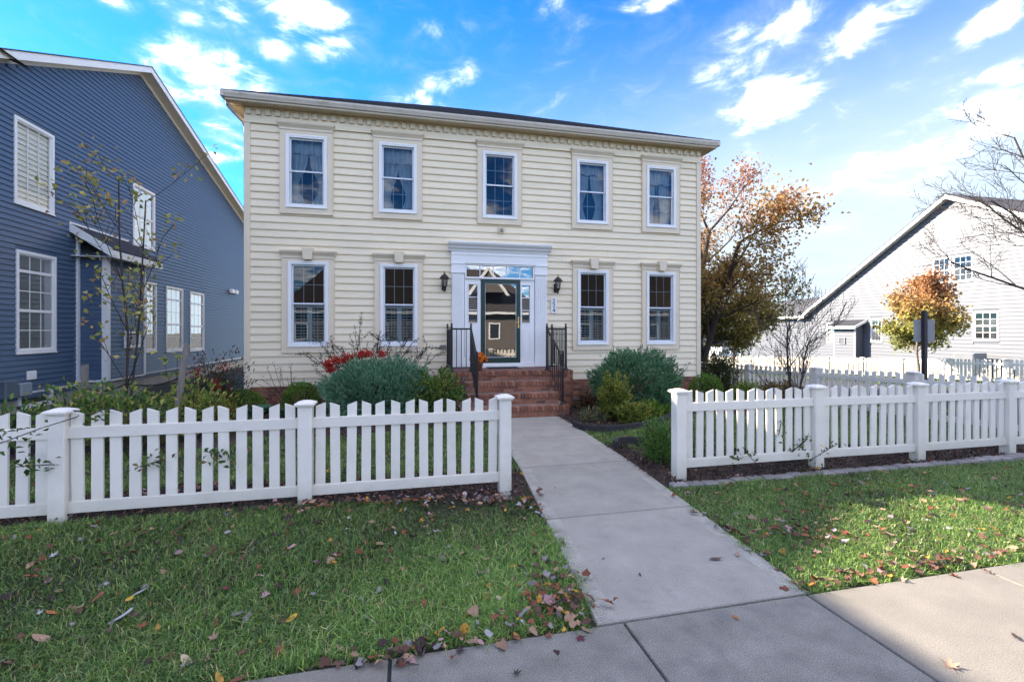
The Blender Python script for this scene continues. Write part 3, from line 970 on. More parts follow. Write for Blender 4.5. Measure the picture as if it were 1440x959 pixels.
def hip_roof():
    x0, x1, y0, y1, z = HX0 - OV + 0.01, HX1 + OV - 0.01, G0 + 0.01, HY1 + OV, 6.785
    w = (y1 - y0) / 2
    zr = z + 0.505 * w
    mb = MB()
    e = [(x0, y0, z), (x1, y0, z), (x1, y1, z), (x0, y1, z)]
    r = [(x0 + w, y0 + w, zr), (x1 - w, y0 + w, zr)]
    # courses of shingles as shallow steps on the front slope
    n = 34
    for k in range(n):
        a, b = k / n, (k + 1) / n
        def pt(t, left):
            p = Vector(e[0]).lerp(Vector(r[0]), t) if left else Vector(e[1]).lerp(Vector(r[1]), t)
            return p
        up = Vector((0, 0, 0.012))
        mb.face([pt(a, 1) + up, pt(a, 0) + up, pt(b, 0), pt(b, 1)])
        mb.face([pt(a, 1), pt(a, 0), pt(a, 0) + up, pt(a, 1) + up])
    mb.face([e[1], e[2], r[1]]); mb.face([e[2], e[3], r[0], r[1]]); mb.face([e[3], e[0], r[0]])
    mb.face([e[3], e[2], e[1], e[0]])
    mb.build('roof', SHINGLE, house)


hip_roof()
# downspout elbow at the left eave corner
mb = MB()
pts = [(HX0 - 0.30, YF - 0.20, 6.66), (HX0 - 0.30, YF - 0.18, 6.56), (HX0 - 0.22, YF - 0.06, 6.47), (HX0 - 0.10, YF + 0.10, 6.36), (HX0 - 0.055, YF + 0.16, 6.25), (HX0 - 0.055, YF + 0.16, 0.45)]
for a, b in zip(pts, pts[1:]):
    mb.tube(a, b, 0.042, 0.042, 8)
mb.build('downspout', GUTTER, house, smooth=True)


def bar(mb_, x0, x1, y0, y1, z0, z1):
    mb_.box(x0, x1, y0, y1, z0, z1)
    return mb_


def house_window(cx, Z, lower, lamp=False):
    key = 'L' if lower else 'U'
    c0, c1, f0, f1, cw, fw = Z['c0'], Z['c1'], Z['f0'], Z['f1'], Z['cw'] / 2, Z['fw'] / 2
    loc = (cx, YF, 0)
    win = add('window', cached('win' + key, lambda: MB().ringxz(-fw, fw, f0, f1, 0.072, -0.052, 0.075)
                               .ringxz(-fw + 0.01, fw - 0.01, f0 + 0.01, f1 - 0.01, 0.03, -0.058, -0.052).box(-fw - 0.004, fw + 0.004, -0.062, -0.052, f0 - 0.002, f0 + 0.02).mesh('window', WHITE)), house, loc)
    def casing():
        mb = MB().ringxz(-cw, cw, c0, c1, cw - fw - 0.002, -0.034, 0.02, wb=f0 - c0 - 0.002)
        mb.box(-cw - 0.008, -cw, -0.044, 0.02, c0 - 0.008, c1).box(cw, cw + 0.008, -0.044, 0.02, c0 - 0.008, c1).box(-cw, cw, -0.044, 0.02, c0 - 0.008, c0)
        return mb.mesh('casing', CREAMTRIM)
    add('casing', cached('cas' + key, casing), win, loc)
    def cornice():
        h0 = c1 + 0.002
        k = 1.0 if lower else 0.9
        mb = MB().box(-cw - 0.012, cw + 0.012, -0.05, 0.02, h0, h0 + 0.055 * k)
        mb.prismx([(0.02, h0 + 0.056 * k), (-0.055, h0 + 0.056 * k), (-0.075, h0 + 0.09 * k), (-0.105, h0 + 0.125 * k), (-0.105, h0 + 0.155 * k), (0.02, h0 + 0.165 * k)], -cw - 0.03, cw + 0.03)
        mb.box(-cw - 0.05, cw + 0.05, -0.115, 0.02, h0 + 0.1445 * k, h0 + 0.168 * k)
        return mb.mesh('cornice', CREAMTRIM)
    add('cornice', cached('cor' + key, cornice), win, loc)
    if lower:
        def keyst():
            z0, z1 = c1 - 0.035, c1 + 0.215
            return MB().hexa([(-0.085, -0.15, z0), (0.085, -0.15, z0), (0.085, 0.0, z0), (-0.085, 0.0, z0),
                              (-0.118, -0.16, z1), (0.118, -0.16, z1), (0.118, 0.0, z1), (-0.118, 0.0, z1)]).mesh('keystone', CREAMTRIM)
        add('keystone', cached('key', keyst), win, loc)
    # two sashes, six lights each
    ix0, ix1 = -fw + 0.073, fw - 0.073
    zm = (f0 + f1) / 2 + 0.01
    for up in (1, 0):
        s0, s1 = (zm - 0.018, f1 - 0.073) if up else (f0 + 0.073, zm + 0.020)
        y0, y1 = (0.004, 0.030) if up else (0.032, 0.058)
        add('sash', cached('sash%s%d' % (key, up), lambda: MB().ringxz(ix0, ix1, s0, s1, 0.034, y0, y1).mesh('sash', SASH)), win, loc)
        gx0, gx1, g0, g1 = ix0 + 0.034, ix1 - 0.034, s0 + 0.034, s1 - 0.034
        px = [gx0 + (gx1 - gx0) * k / 3 for k in range(4)]
        pz = [g0, (g0 + g1) / 2, g1]
        yg = (y0 + y1) / 2
        for k in (1, 2):
            add('muntin', cached('mv%s%d' % (key, up), lambda: MB().box(-0.007, 0.007, yg + 0.002, yg + 0.009, g0, g1).mesh('muntin', MUNT)), win, (cx + px[k], YF, 0))
        add('muntin', cached('mh%s%d' % (key, up), lambda: MB().box(gx0, gx1, yg + 0.0035, yg + 0.0075, pz[1] - 0.007, pz[1] + 0.007).mesh('muntin', MUNT)), win, loc)
        for a in range(3):
            for b in range(2):
                add('pane', cached('pane%s%d%d' % (key, up, b), lambda: MB().face([(px[0], yg, pz[b]), (px[1], yg, pz[b]), (px[1], yg, pz[b + 1]), (px[0], yg, pz[b + 1])]).mesh('pane', GLASS)),
                    win, (cx + px[a] - px[0], YF, 0))
    if lower:
        # half-height louvred shutters inside
        def shut():
            mb = MB()
            w = (ix1 - ix0) / 2
            z0, z1 = f0 + 0.08, zm - 0.03
            mb.ringxz(0.0, w, z0, z1, 0.055, -0.015, 0.015)
            mb.box(w * 0.5 - 0.006, w * 0.5 + 0.006, -0.03, -0.02, z0 + 0.06, z1 - 0.06)
            k = 0
            z = z0 + 0.085
            while z < z1 - 0.06:
                mb.hexa([(0.056, -0.026, z - 0.012), (w - 0.056, -0.026, z - 0.012), (w - 0.056, 0.026, z + 0.006), (0.056, 0.026, z + 0.006),
                         (0.056, -0.026, z - 0.005), (w - 0.056, -0.026, z - 0.005), (w - 0.056, 0.026, z + 0.013), (0.056, 0.026, z + 0.013)])
                z += 0.066
            return mb.mesh('shutter', SHUTTER)
        me = cached('shut', shut)
        add('shutter', me, win, (cx + ix0 + 0.003, YF + 0.11, 0)); add('shutter', me, win, (cx + 0.002, YF + 0.11, 0))
    return win


for c in UX:
    house_window(c, UZ, False)
for c in LX:
    house_window(c, LZ, True)


def curtain(cx, words, drop=5.74, pw=0.62, pq=0.62, wd=0.345):
    t = thing('curtain', words, 'curtain', (cx, YF + 0.16, 4.5), 'sheer curtains behind the upper windows')
    mb = MB()
    n = 40
    for i in range(n):                                  # gathered valance
        a, b = -0.36 + 0.72 * i / n, -0.36 + 0.72 * (i + 1) / n
        f = lambda x: 0.018 * math.sin(x * 75)
        za = drop + 0.02 * math.sin(a * 20)
        mb.face([(cx + a, YF + 0.15 + f(a), za), (cx + b, YF + 0.15 + f(b), za), (cx + b, YF + 0.15 + f(b) * .6, 6.04), (cx + a, YF + 0.15 + f(a) * .6, 6.04)])
    mb.build('valance', CURTAIN, t, smooth=True)
    for s in (-1, 1):
        mb = MB()
        rows = 14
        for k in range(rows):
            def row(q):
                z = 5.80 - 1.25 * q
                pinch = 1 - pw * math.exp(-((q - pq) / 0.28) ** 2)
                wdt = wd * pinch
                return z, wdt
            z0, w0 = row(k / rows); z1, w1 = row((k + 1) / rows)
            for i in range(14):
                ua, ub = i / 14, (i + 1) / 14
                p = lambda u, w, z: (cx + s * (0.355 - u * w), YF + 0.20 + 0.014 * math.sin(u * 34), z)
                mb.face([p(ua, w0, z0), p(ub, w0, z0), p(ub, w1, z1), p(ua, w1, z1)])
        mb.build('drape', CURTAIN, t, smooth=True)


curtain(UX[0], 'sheer tied-back curtain in the upper window at the left corner')
curtain(UX[1], 'sheer tied-back curtain in the upper window second from the left', 5.70, 0.5, 0.7, 0.36)
curtain(UX[3], 'sheer tied-back curtain in the upper window right of the middle one', 5.78, 0.45, 0.66, 0.33)
curtain(UX[4], 'sheer tied-back curtain in the upper window at the right corner', 5.66, 0.2, 0.75, 0.30)

# a lit lamp in the right ground-floor room
lp = thing('table_lamp', 'small lit lamp glowing inside the right ground floor window', 'lamp', (6.84, 12.35, 0.9))
em, nt_, p_ = nodemat('lamp_glow')
p_.inputs['Base Color'].default_value = (0.9, 0.6, 0.3, 1)
p_.inputs['Emission Color'].default_value = (1.0, 0.5, 0.15, 1); p_.inputs['Emission Strength'].default_value = 0.35
MB().lathe([(0.04, 2.25 - 0.06), (0.075, 2.23 - 0.02), (0.085, 2.27), (0.06, 2.32), (0.02, 2.34)], (6.84, 12.35, 0), 14).build('lamp_shade', em, lp, smooth=True)
MB().lathe([(0.09, 0.9), (0.09, 0.93), (0.02, 0.95), (0.018, 2.2)], (6.84, 12.35, 0), 10).build('stem', BRASS, lp, smooth=True)


# ---- entrance
def entrance():
    y = YF
    mb = MB()
    ent = MB().box(1.04, 3.44, y - 0.07, y + 0.02, 3.37, 3.64).box(1.03, 3.45, y - 0.082, y + 0.02, 3.555, 3.60)
    ent.box(1.36, 3.11, y - 0.078, y - 0.07, 3.36, 3.385)
    ent.build('entablature', WHITE, house)
    MB().prismx([(y + 0.02, 3.642), (y - 0.09, 3.642), (y - 0.10, 3.68), (y - 0.15, 3.715), (y - 0.165, 3.75), (y - 0.215, 3.79), (y - 0.235, 3.825), (y - 0.235, 3.85), (y + 0.02, 3.865)], 0.98, 3.51).build('cornice', WHITE, house)
    for x0, x1 in ((1.04, 1.36), (3.11, 3.44)):
        p = MB()
        w = x1 - x0
        p.box(x0 + 0.012, x1 - 0.012, y - 0.052, y + 0.02, 0.85, 3.37)
        n = 5
        for i in range(n):                             # fluting: raised fillets
            c = x0 + 0.055 + (w - 0.11) * i / (n - 1)
            p.box(c - 0.014, c + 0.014, y - 0.066, y - 0.052, 1.12, 3.06)
        p.box(x0, x1, y - 0.072, y - 0.05, 0.85, 1.10)
        p.box(x0, x1, y - 0.072, y - 0.05, 3.16, 3.369).box(x0 - 0.01, x1 + 0.01, y - 0.088, y - 0.05, 3.12, 3.158).box(x0 - 0.012, x1 + 0.012, y - 0.092, y - 0.05, 3.335, 3.3685)
        p.build('pilaster', WHITE, house)
    # transom
    tr = MB().ringxz(1.362, 3.108, 2.995, 3.365, 0.045, y - 0.05, y + 0.05).box(1.38, 3.09, y - 0.075, y - 0.05, 2.995, 3.03).build('transom_window', WHITE, house)
    gx0, gx1, g0, g1 = 1.407, 3.063, 3.04, 3.32
    for k in range(1, 5):
        x = gx0 + (gx1 - gx0) * k / 5
        MB().box(x - 0.009, x + 0.009, y - 0.02, y + 0.02, g0, g1).build('muntin', WHITE, tr)
    for k in range(5):
        a, b = gx0 + (gx1 - gx0) * k / 5, gx0 + (gx1 - gx0) * (k + 1) / 5
        MB().face([(a + .009, y, g0), (b - .009, y, g0), (b - .009, y, g1), (a + .009, y, g1)]).build('pane', DOORGLASS, tr)
    # sidelights
    for x0, x1, a, b in ((1.362, 1.755, 1.46, 1.675), (2.745, 3.108, 2.785, 2.985)):
        s = MB()
        s.box(x0, a, y - 0.03, y + 0.03, 0.95, 2.992).box(b, x1, y - 0.03, y + 0.03, 0.95, 2.992)
        s.box(a, b, y - 0.03, y + 0.03, 2.86, 2.992).box(a, b, y - 0.03, y + 0.03, 0.95, 1.935)
        s.ringxz(a - 0.02, b + 0.02, 1.915, 2.88, 0.02, y - 0.042, y - 0.03)
        s.ringxz(a - 0.01, b + 0.01, 1.08, 1.75, 0.02, y - 0.04, y - 0.03).box(a + 0.03, b - 0.03, y - 0.037, y - 0.03, 1.12, 1.71)
        sd = s.build('sidelight', WHITE, house)
        zz = [1.935, 2.243, 2.552, 2.86]
        for k in (1, 2):
            MB().box(a, b, y - 0.015, y + 0.015, zz[k] - 0.009, zz[k] + 0.009).build('muntin', WHITE, sd)
        for k in range(3):
            MB().face([(a, y, zz[k] + .009), (b, y, zz[k] + .009), (b, y, zz[k + 1] - .009), (a, y, zz[k + 1] - .009)]).build('pane', DOORGLASS, sd)
        MB().box(a - 0.02, b + 0.02, y + 0.06, y + 0.065, 1.9, 2.9).build('lace_panel', CURTAIN, sd)
    # sill and jamb
    MB().box(1.362, 3.108, y - 0.06, y + 0.03, 0.845, 0.949).box(1.7, 2.8, y - 0.10, y - 0.06, 0.845, 0.90).build('door_sill', WHITE, house)
    # green storm door
    X0, X1, Z0, Z1 = 1.758, 2.742, 0.951, 2.99
    d = MB().ringxz(X0, X1, Z0, Z1, 0.10, y - 0.045, y + 0.0, wb=0.13).ringxz(X0 + 0.09, X1 - 0.09, Z0 + 0.12, Z1 - 0.09, 0.012, y - 0.052, y - 0.045).build('door', GREEN, house)
    MB().ringxz(X0 + 0.10, X1 - 0.10, Z0 + 0.13, Z1 - 0.10, 0.012, y - 0.040, y - 0.012).build('glass_bead', SASH, d)
    MB().face([(X0 + .11, y - .02, Z0 + .14), (X1 - .11, y - .02, Z0 + .14), (X1 - .11, y - .02, Z1 - .11), (X0 + .11, y - .02, Z1 - .11)]).build('pane', DOORGLASS, d)
    h = MB().cbox(X1 - 0.075, X1 - 0.03, y - 0.062, y - 0.0455, 1.80, 2.09, 0.006)
    h.tube((X1 - 0.05, y - 0.06, 1.93), (X1 - 0.05, y - 0.10, 1.93), 0.012, 0.012, 8).tube((X1 - 0.045, y - 0.10, 1.93), (X1 - 0.15, y - 0.105, 1.94), 0.012, 0.009, 8, cap=True)
    h.tube((X1 - 0.05, y - 0.06, 2.04), (X1 - 0.05, y - 0.08, 2.04), 0.014, 0.012, 8, cap=True)
    h.build('handle', BRASS, d, smooth=False)
    MB().box(X0 + 0.02, X1 - 0.02, y + 0.10, y + 0.14, 0.95, 2.98).build('inner_door', mat('inner_door_paint', (0.03, 0.022, 0.02), 0.5), house)


entrance()

# foundation: one course after another, each brick by itself
FB = MB().cbox(-0.0985, 0.0985, -0.03, 0.03, -0.031, 0.031, 0.004)
FBM = [FB.mesh('brick', m) for m in BRICKS]
for b_ in ((HX0, 0.78, YF + 0.012, YF + 0.1, -0.2, 0.498), (3.7, HX1, YF + 0.012, YF + 0.1, -0.2, 0.498), (HX0 + 0.01, HX0 + 0.1, YF + 0.1, HY1, -0.2, 0.5), (HX1 - 0.1, HX1 - 0.01, YF + 0.1, HY1, -0.6, 0.5)):
    MB().box(*b_).build('foundation', MORTAR, house)
for row in range(6):
    z = 0.462 - row * 0.0745
    for xa, xb in ((HX0 + 0.01, 0.76), (3.72, HX1 - 0.01)):
        x = xa + (0.1035 if row % 2 == 0 else 0.0)
        while x < xb - 0.05:
            if xa + 0.09 <= x + 0.02:
                add('brick', random.choice(FBM), house, (x, YF + 0.03 + random.uniform(-0.003, 0.002), z))
            x += 0.207


# ------------------------------------------------------------------ porch of brick
porch = thing('porch_steps', 'red brick landing with four steps below the front door', 'steps', (2.17, 10, 0))
TZ = [0.205, 0.425, 0.645, 0.845]
TY = [9.04, 9.34, 9.64, 9.94]
TX = [(1.02, 3.285), (1.20, 3.15), (1.20, 3.12), (0.77, 3.70)]
core = MB()
for i in range(3):
    core.box(TX[i][0] + 0.008, TX[i][1] - 0.008, TY[i] + 0.028, 9.99, -0.2, TZ[i] - 0.004 - 0.002 * i)
core.box(0.78, 3.69, 9.968, YF - 0.001, -0.2, 0.835)
core.build('core', MORTAR, porch)
ROW = MB().cbox(-0.033, 0.033, 0.0, 0.20, -0.088, 0.0, 0.005)
ROWM = [ROW.mesh('brick', m) for m in BRICKS]
STR = MB().cbox(-0.0985, 0.0985, 0.0, 0.06, -0.0245, 0.0245, 0.004)
STRM = [STR.mesh('brick', m) for m in BRICKS]
nb = 0
for i in range(4):
    x0, x1 = TX[i]
    n = round((x1 - x0) / 0.0755)
    for k in range(n):
        x = x0 + (k + 0.5) * (x1 - x0) / n
        add('brick', random.choice(ROWM), porch, (x, TY[i] + random.uniform(-0.003, 0.003), TZ[i] + random.uniform(-0.002, 0.002)))
        nb += 1
    zlow = -0.03 if i == 0 else TZ[i - 1] + 0.006
    top = TZ[i] - 0.094
    segs = [(x0, x1)]
    if i == 3:
        segs = [(TX[2][0], TX[2][1])]
    rows = 2
    hh = (top - zlow) / rows
    for r in range(rows):
        z = zlow + hh * (r + 0.5)
        for a, b in segs:
            x = a + (0.10 if r % 2 else 0.0)
            while x < b - 0.02:
                xe = min(x + 0.207, b)
                xs_ = max(x, a)
                L_ = xe - xs_ - 0.009
                if L_ > 0.02:
                    add('brick', random.choice(STRM), porch, ((xs_ + xe) / 2, TY[i] + 0.018, z), scale=(L_ / 0.197, 1, (hh - 0.008) / 0.049))
                    nb += 1
                x += 0.207
# landing cheeks either side of the flight
for a, b in ((0.77, 1.20), (3.12, 3.70)):
    for r in range(10):
        z = 0.713 - r * 0.0745
        x = a - (0.10 if r % 2 else 0.0)
        while x < b - 0.02:
            xs_, xe = max(x, a), min(x + 0.207, b)
            if xe - xs_ > 0.03:
                add('brick', random.choice(STRM), porch, ((xs_ + xe) / 2, 9.955, z), scale=((xe - xs_ - 0.009) / 0.197, 1, 1.33))
            x += 0.207
sidebrick = brickmat('porch_side_brick', (0.19, 0.07, 0.05), (0.14, 0.06, 0.045), (0.2, 0.15, 0.12), rot=(R(90), 0, R(90)))
for b_ in ((0.772, 0.785, 10.02, YF - 0.002, -0.2, 0.75), (3.685, 3.698, 10.02, YF - 0.002, -0.2, 0.75), (1.012, 1.02, 9.10, 9.93, -0.2, 0.11), (1.195, 1.203, 9.4, 9.94, -0.1, 0.33)):
    MB().box(*b_).build('side_brickwork', sidebrick, porch)
# landing floor
MB().box(0.775, 3.695, 10.14, YF - 0.004, 0.80, 0.8435).build('landing_floor', brickmat('floor_brick', (0.2, 0.085, 0.06), (0.16, 0.07, 0.05), (0.2, 0.16, 0.13), 0.2, 0.1), porch)


def railing(words, xc, xs_, xb):
    """corner post xc, stair-top post xs_, bottom post xb"""
    t = thing('stair_railing', words, 'railing', (xs_, 10.0, 0.845), 'black iron railings of the front steps')
    H = 1.0
    posts = [(xc, 11.06, 0.845, H), (xc, 10.03, 0.845, H), (xs_, 10.03, 0.845, H), (xb, 9.14, 0.21, 1.06)]
    for x, y, z, h in posts:
        mb = MB().cbox(x - 0.021, x + 0.021, y - 0.021, y + 0.021, z, z + h - 0.02, 0.003)
        mb.lathe([(0.0, 0.0), (0.062, 0.0), (0.06, 0.015), (0.035, 0.035), (0.028, 0.09), (0.022, 0.10)], (x, y, z), 12)
        mb.lathe([(0.030, -0.02), (0.030, -0.005), (0.014, 0.004), (0.012, 0.012), (0.026, 0.030), (0.026, 0.045), (0.0, 0.06)], (x, y, z + h), 12)
        mb.build('post', IRON, t)

    def run(p, q, zt0, zt1, zb0, zb1, n):
        p = Vector(p); q = Vector(q)
        d = (q - p).normalized(); s = Vector((-d.y, d.x, 0))
        for (a, b, w, hh, nm) in ((zt0, zt1, 0.018, 0.035, 'handrail'), (zb0, zb1, 0.012, 0.022, 'bottom_rail')):
            P, Q = Vector((p.x, p.y, a)), Vector((q.x, q.y, b))
            u = Vector((0, 0, hh))
            MB().hexa([P - s * w, Q - s * w, Q + s * w, P + s * w, P - s * w + u, Q - s * w + u, Q + s * w + u, P + s * w + u]).build(nm, IRON, t)
        for k in range(1, n + 1):
            f = k / (n + 1)
            c = p.lerp(q, f)
            z0, z1 = zb0 + (zb1 - zb0) * f, zt0 + (zt1 - zt0) * f
            MB().box(c.x - 0.008, c.x + 0.008, c.y - 0.008, c.y + 0.008, z0, z1 + 0.01).build('baluster', IRON, t)
    run((xc, 11.04, 0), (xc, 10.05, 0), 1.76, 1.76, 0.93, 0.93, 8)
    run((xc, 10.03, 0), (xs_, 10.03, 0), 1.76, 1.76, 0.93, 0.93, 3)
    run((xs_, 10.01, 0), (xb, 9.16, 0), 1.76, 1.18, 0.93, 0.34, 7)


railing('black iron railing on the left of the brick steps by the flower pot', 0.95, 1.37, 1.37)
railing('black iron railing on the right of the brick steps below the house number', 3.55, 3.10, 3.165)

# flower pot with orange chrysanthemums
fp = thing('flower_pot', 'clay pot of orange chrysanthemums on the brick landing', 'flower pot', (1.56, 10.2, 0.845))
MB().lathe([(0.0, 0.0), (0.075, 0.0), (0.105, 0.17), (0.118, 0.17), (0.12, 0.205), (0.105, 0.205), (0.10, 0.18), (0.0, 0.175)], (1.56, 10.2, 0.846), 18).build('pot', mat('terracotta', (0.32, 0.13, 0.075), 0.8, var=0.12, scale=12), fp, smooth=True)
rg = np.random.default_rng(8)
u = unit(rg.normal(size=(260, 3))); u[:, 2] = np.abs(u[:, 2])
P = np.array([1.56, 10.2, 1.07]) + u * np.array([0.21, 0.21, 0.19]) * rg.uniform(0.75, 1.0, (260, 1))
v, f, c = leaves(P, 0.055, pick([(0.75, 0.18, 0.02), (0.65, 0.11, 0.02), (0.8, 0.3, 0.03)], 260, 0.15, rg), axis=u * 0.2, aspect=0.9, up=0.3, rg=rg)
add('flowers', npmesh('flowers', v, f, LEAF, c), fp)
P = np.array([1.56, 10.2, 1.05]) + u * np.array([0.17, 0.17, 0.15]) * rg.uniform(0.3, 0.9, (260, 1))
v, f, c = leaves(P, 0.06, pick([(0.05, 0.10, 0.025), (0.03, 0.07, 0.02)], 260, 0.15, rg), rg=rg)
add('foliage', npmesh('foliage', v, f, LEAF, c), fp)
dm = thing('doormat', 'dark flat doormat in front of the green storm door', 'doormat', (2.25, 10.9, 0.845))
MB().cbox(1.88, 2.62, 10.68, 11.03, 0.848, 0.862, 0.006).build('mat_body', mat('mat_black', (0.015, 0.015, 0.017), 0.95, fine=0.3), dm)


# ------------------------------------------------------------------ wall fittings
def lantern(x, words):
    t = thing('wall_lantern', words, 'lantern', (x, YF - 0.02, 2.9), 'bronze wall lanterns beside the door')
    y = YF - 0.19
    b = MB().cbox(x - 0.055, x + 0.055, YF - 0.045, YF - 0.015, 2.70, 2.92, 0.01)
    b.build('backplate', BRONZE, t)
    a = MB()
    pts = [(YF - 0.04, 2.78), (YF - 0.09, 2.73), (YF - 0.15, 2.70), (y, 2.72), (y, 2.79)]
    for p, q in zip(pts, pts[1:]):
        a.tube((x, *p), (x, *q), 0.012, 0.012, 8)
    a.build('arm', BRONZE, t, smooth=True)
    MB().lathe([(0.0, 2.735 - 0.09), (0.014, 2.655), (0.022, 2.68), (0.012, 2.70), (0.03, 2.73), (0.055, 2.77), (0.06, 2.79), (0.0, 2.795)], (x, y, 0), 12).build('finial', BRONZE, t, smooth=True)
    g = MB().lathe([(0.045, 2.79), (0.052, 2.85), (0.062, 2.92), (0.07, 2.965)], (x, y, 0), 12)
    g.build('glass_chimney', glassmat('lantern_glass', (0.85, 0.86, 0.84), 2.0, 0.06), t, smooth=True)
    c = MB()
    for k in range(6):
        an = k * math.pi / 3 + 0.2
        c.tube((x + 0.06 * math.cos(an), y + 0.06 * math.sin(an), 2.78), (x + 0.082 * math.cos(an), y + 0.082 * math.sin(an), 2.98), 0.006, 0.006, 5)
    c.build('cage', BRONZE, t)
    MB().lathe([(0.018, 2.79), (0.016, 2.87), (0.024, 2.90), (0.0, 2.94)], (x, y, 0), 8).build('bulb', mat('bulb_white', (0.75, 0.72, 0.65), 0.3), t, smooth=True)
    MB().lathe([(0.115, 2.962), (0.118, 2.975), (0.098, 3.0), (0.07, 3.035), (0.04, 3.06), (0.018, 3.07), (0.016, 3.09), (0.0, 3.095)], (x, y, 0), 16).build('lantern_roof', BRONZE, t, smooth=True)
    r = MB()
    for k in range(10):
        a0, a1 = k * math.pi / 5, (k + 1) * math.pi / 5
        r.tube((x + 0.02 * math.cos(a0), y, 3.112 + 0.02 * math.sin(a0)), (x + 0.02 * math.cos(a1), y, 3.112 + 0.02 * math.sin(a1)), 0.004, 0.004, 5)
    r.build('ring', BRONZE, t)


lantern(0.87, 'bronze wall lantern on the siding left of the front door')
lantern(3.67, 'bronze wall lantern above the house number plaque')


def text_mesh(txt, size, m, extrude=0.003):
    cu = bpy.data.curves.new('lettering', 'FONT')
    cu.body = txt; cu.size = size; cu.extrude = extrude; cu.align_x = 'CENTER'; cu.align_y = 'CENTER'
    o = bpy.data.objects.new('lettering', cu)
    COL.objects.link(o)
    me = bpy.data.meshes.new_from_object(o.evaluated_get(bpy.context.evaluated_depsgraph_get()))
    bpy.data.objects.remove(o)
    bpy.data.curves.remove(cu)
    me.materials.clear(); me.materials.append(m)
    return me


pl = thing('house_number_plaque', 'white upright plaque with blue digits 224 under the right lantern', 'house number', (3.61, YF - 0.02, 2.37))
MB().cbox(3.535, 3.685, YF - 0.045, YF - 0.012, 2.175, 2.555, 0.008).build('plate', WHITE, pl)
BLUE = mat('digit_blue', (0.02, 0.04, 0.16), 0.4)
for ch, z in (('2', 2.485), ('2', 2.367), ('4', 2.249)):
    add('digit', text_mesh(ch, 0.145, BLUE), pl, (3.61, YF - 0.0485, z), rot=(R(90), 0, R(0)), scale=(1.15, 1, 1))
fl = thing('security_light', 'small cream light fitting on the siding above the entrance', 'wall light', (2.27, YF - 0.02, 4.2))
MB().cbox(2.19, 2.35, YF - 0.05, YF - 0.01, 4.13, 4.28, 0.01).build('base_plate', CREAMTRIM, fl)
MB().lathe([(0.0, 0), (0.035, 0.0), (0.045, 0.05), (0.02, 0.09)], (2.27, YF - 0.085, 4.16), 12).build('lamp_head', mat('fixture_grey', (0.35, 0.33, 0.3), 0.5), fl, smooth=True)
ob = thing('outlet_cover', 'small grey weatherproof outlet box low on the siding left of the railing', 'outlet', (0.82, YF - 0.02, 1.35))
MB().cbox(0.78, 0.92, YF - 0.07, YF - 0.01, 1.30, 1.40, 0.01).build('cover', mat('outlet_grey', (0.22, 0.2, 0.17), 0.5), ob)


# ------------------------------------------------------------------ picket fences
def picket_mesh(h0, h1, lowside, m, w=0.09, th=0.022):
    """picket with a slanted top: one shoulder low"""
    a, b = (0.034, 0.0) if lowside else (0.0, 0.034)
    mb = MB()
    q = w / 2
    o = [(-q, h0), (q, h0), (q, h1 - a), (q * 0.5 if lowside else -q * 0.5, h1 - (a + b) * 0.5), (-q, h1 - b)]
    o = [(-q, h0), (q, h0), (q, h1 - a), (-q, h1 - b)]
    n = len(o)
    mb.v += [(x, -th / 2, z) for x, z in o] + [(x, th / 2, z) for x, z in o]
    for i in range(n):
        j = (i + 1) % n
        mb.f.append((i, j, n + j, n + i)); mb.mi.append(0)
    mb.f.append(tuple(range(n - 1, -1, -1))); mb.f.append(tuple(n + i for i in range(n))); mb.mi += [0, 0]
    return mb.mesh('picket', m)


def post_mesh(m):
    return MB().cbox(-0.064, 0.064, -0.064, 0.064, -0.25, 1.005, 0.006).mesh('post', m)


def cap_mesh(m):
    mb = MB().cbox(-0.076, 0.076, -0.076, 0.076, 1.0, 1.014, 0.004).cbox(-0.092, 0.092, -0.092, 0.092, 1.0145, 1.034, 0.004)
    b = len(mb.v)
    r = [(-0.088, -0.088), (0.088, -0.088), (0.088, 0.088), (-0.088, 0.088)]
    mb.v += [(x, y, 1.0345) for x, y in r] + [(x * 0.35, y * 0.35, 1.056) for x, y in r]
    for i in range(4):
        j = (i + 1) % 4
        mb.f.append((b + i, b + j, b + 4 + j, b + 4 + i)); mb.mi.append(0)
    mb.f.append((b + 4, b + 5, b + 6, b + 7)); mb.mi.append(0)
    return mb.mesh('cap', m)


